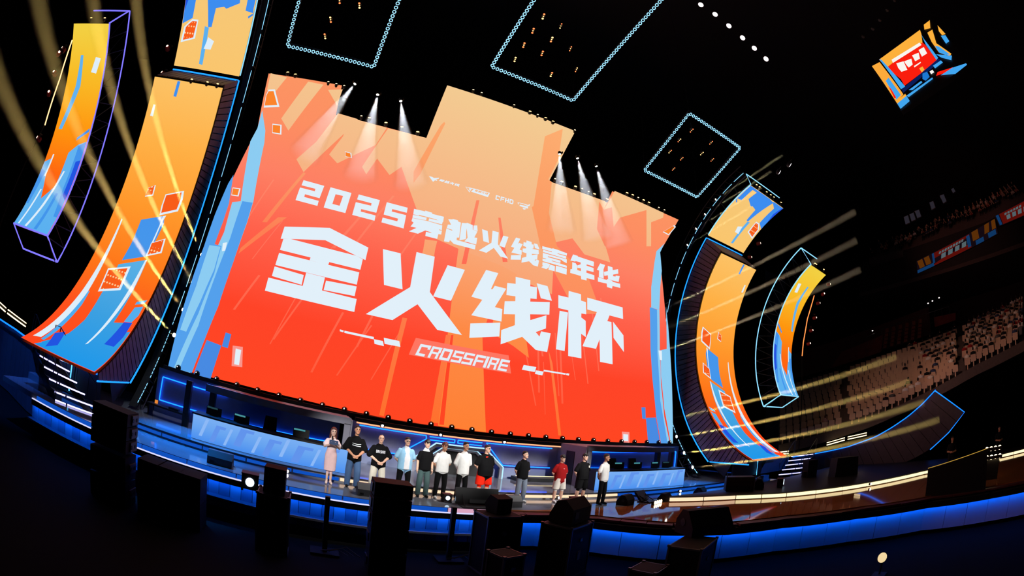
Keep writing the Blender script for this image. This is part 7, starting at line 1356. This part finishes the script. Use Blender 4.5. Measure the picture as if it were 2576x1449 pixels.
# gear stacks at the right end
t = empty('amplifier_rack', (9.9, -6.0, .22), 'black amplifier rack at the right end of the stage floor', 'rack', None, -.75)
MB().box((0, 0, .3), (1.2, .6, .6)).build('rack_body', BLACK, t)
for z in (.12, .3, .48): MB().box((0, -.31, z), (1.1, .02, .14)).build('rack_unit', DARK, t)
for s in (-1, 1): MB().tube([(s * .62, -.3, .02), (s * .62, -.3, .75)], .02, 4).build('rack_post', DARK, t)
t = empty('equipment_box', (17.0, -8.2, .22), 'big black equipment box before the right wing wall', 'box', None, -.6)
MB().extrude([(-.8, -.35, 0), (.8, -.35, 0), (.75, -.3, .95), (-.7, -.3, .95)], (0, .7, 0)).build('box_body', BLACK, t); MB().box((0, -.36, .5), (.3, .03, .06)).build('grip', DARK, t)
t = empty('equipment_box', (16.2, -6.4, .22), 'narrow black equipment box at the foot of the right stairs', 'box', None, -.4)
MB().box((0, 0, .45), (.7, .5, .9)).build('box_body', BLACK, t); MB().box((0, -.26, .6), (.3, .03, .06)).build('grip', DARK, t)
t = empty('black_flat', (11.45, -15.5, -.05), 'large plain black panel standing at the runway edge on the right', 'panel', None, math.radians(-82))
MB().extrude([(-1.38, 0, -.1), (1.3, 0, -.1), (1.15, 0, 1.42), (-1.42, 0, 1.02)], (0, .12, 0)).build('panel_board', BLACK, t)
for s in (-1, 1): MB().tube([(s, .1, .9), (s, .7, .05)], .03, 4).build('brace', BLACK, t)
MB().tube([(-1.42, -.01, 1.03), (1.15, -.01, 1.43)], .012, 4).build('gold_edge_light', EM('gold_line', (220, 170, 70), .7), t)
# crew on the runway
def crew(x, y, z, rz, label, seed):
    b = Body(); h = lambda f: f * 1.74
    for s in (-1, 1):
        b.cone('bot', (s * .09, 0, h(.5)), (s * .1, -.02, h(.28)), .095, .07); b.cone('bot', (s * .1, -.02, h(.28)), (s * .11, .02, h(.06)), .07, .055); b.cone('shoe', (s * .11, .04, .04), (s * .13, -.14, .035), .042, .036)
        b.cone('top', (s * .17, .01, h(.775)), (s * .25, .0, h(.63)), .062, .06); b.cone('skin', (s * .25, 0, h(.63)), (s * .1, -.22, h(.62)), .045, .032); fingers(b, (s * .1, -.22, h(.62)), (-s * .6, -.5, 0), s)
    b.loft('bot', [(h(.46), 0, 0, .14, .11), (h(.56), 0, 0, .165, .12)])
    b.loft('top', [(h(.49), 0, 0, .18, .13), (h(.66), 0, 0, .175, .125), (h(.735), 0, 0, .18, .125), (h(.79), 0, .01, .15, .09), (h(.84), 0, .01, .065, .06)], None, -.004)
    b.cone('skin', (0, .01, h(.82)), (0, 0, h(.88)), .055, .052)
    head(b, (0, -.02, h(.935)), 0, .1, 'short')
    o = b.build('person', {'skin': SKIN['b'], 'eye': EYE, 'lip': LIP, 'hair': HAIRM['black'], 'top': cloth((20, 20, 24)), 'bot': cloth((24, 24, 28)), 'shoe': cloth((30, 30, 32))}, .014)
    o.location = (x, y, z); o.rotation_euler = (0, 0, rz); tag(o, label, 'person')
crew(16.4, -14.6, .22 - .2, -1.4, 'crew member in black holding something, standing before the end of the right wing', 1)
crew(19.5, -17.4, .0, -1.2, 'crew member in black half lost in the dark at the far right', 2)
# laptop-like control desk glow at the left back
t = empty('control_desk', (-11.0, -1.4, .22), 'small control desk with a tiny orange work light behind the left speaker stack', 'desk')
MB().box((0, 0, .4), (1.6, .5, .06)).build('desk_top', BLACK, t)
for s in (-1, 1): MB().box((s * .72, 0, .2), (.06, .44, .4)).build('leg', BLACK, t)
MB().box((-.5, 0, .5), (.12, .04, .12)).build('screen', EM('work_light', (255, 150, 60), .8), t); MB().box((.3, -.1, .46), (.4, .2, .08)).build('keyboard', DARK, t)
# bottom right lamp
t = empty('par_lamp', (6.2, -13.9, -1.35), 'pale yellow lens of a lamp at the bottom right of the picture', 'lamp')
MB().lathe([(.1, .26), (.15, .2), (.16, 0), (.14, -.01)], (0, 0, .55), (1, .25, -.35), 12).build('housing', BLACK, t); MB().lathe([(.14, 0), (.11, .02), (.04, .03)], (-.01, 0, .555), (-1, -.25, .35), 14).build('lens', EM('par_lens', (255, 226, 170), .9), t)
MB().tube([(.1, 0, .5), (.15, 0, 0)], .03, 5).build('stand', BLACK, t); MB().box((.15, 0, .02), (.4, .4, .04)).build('base_plate', BLACK, t)
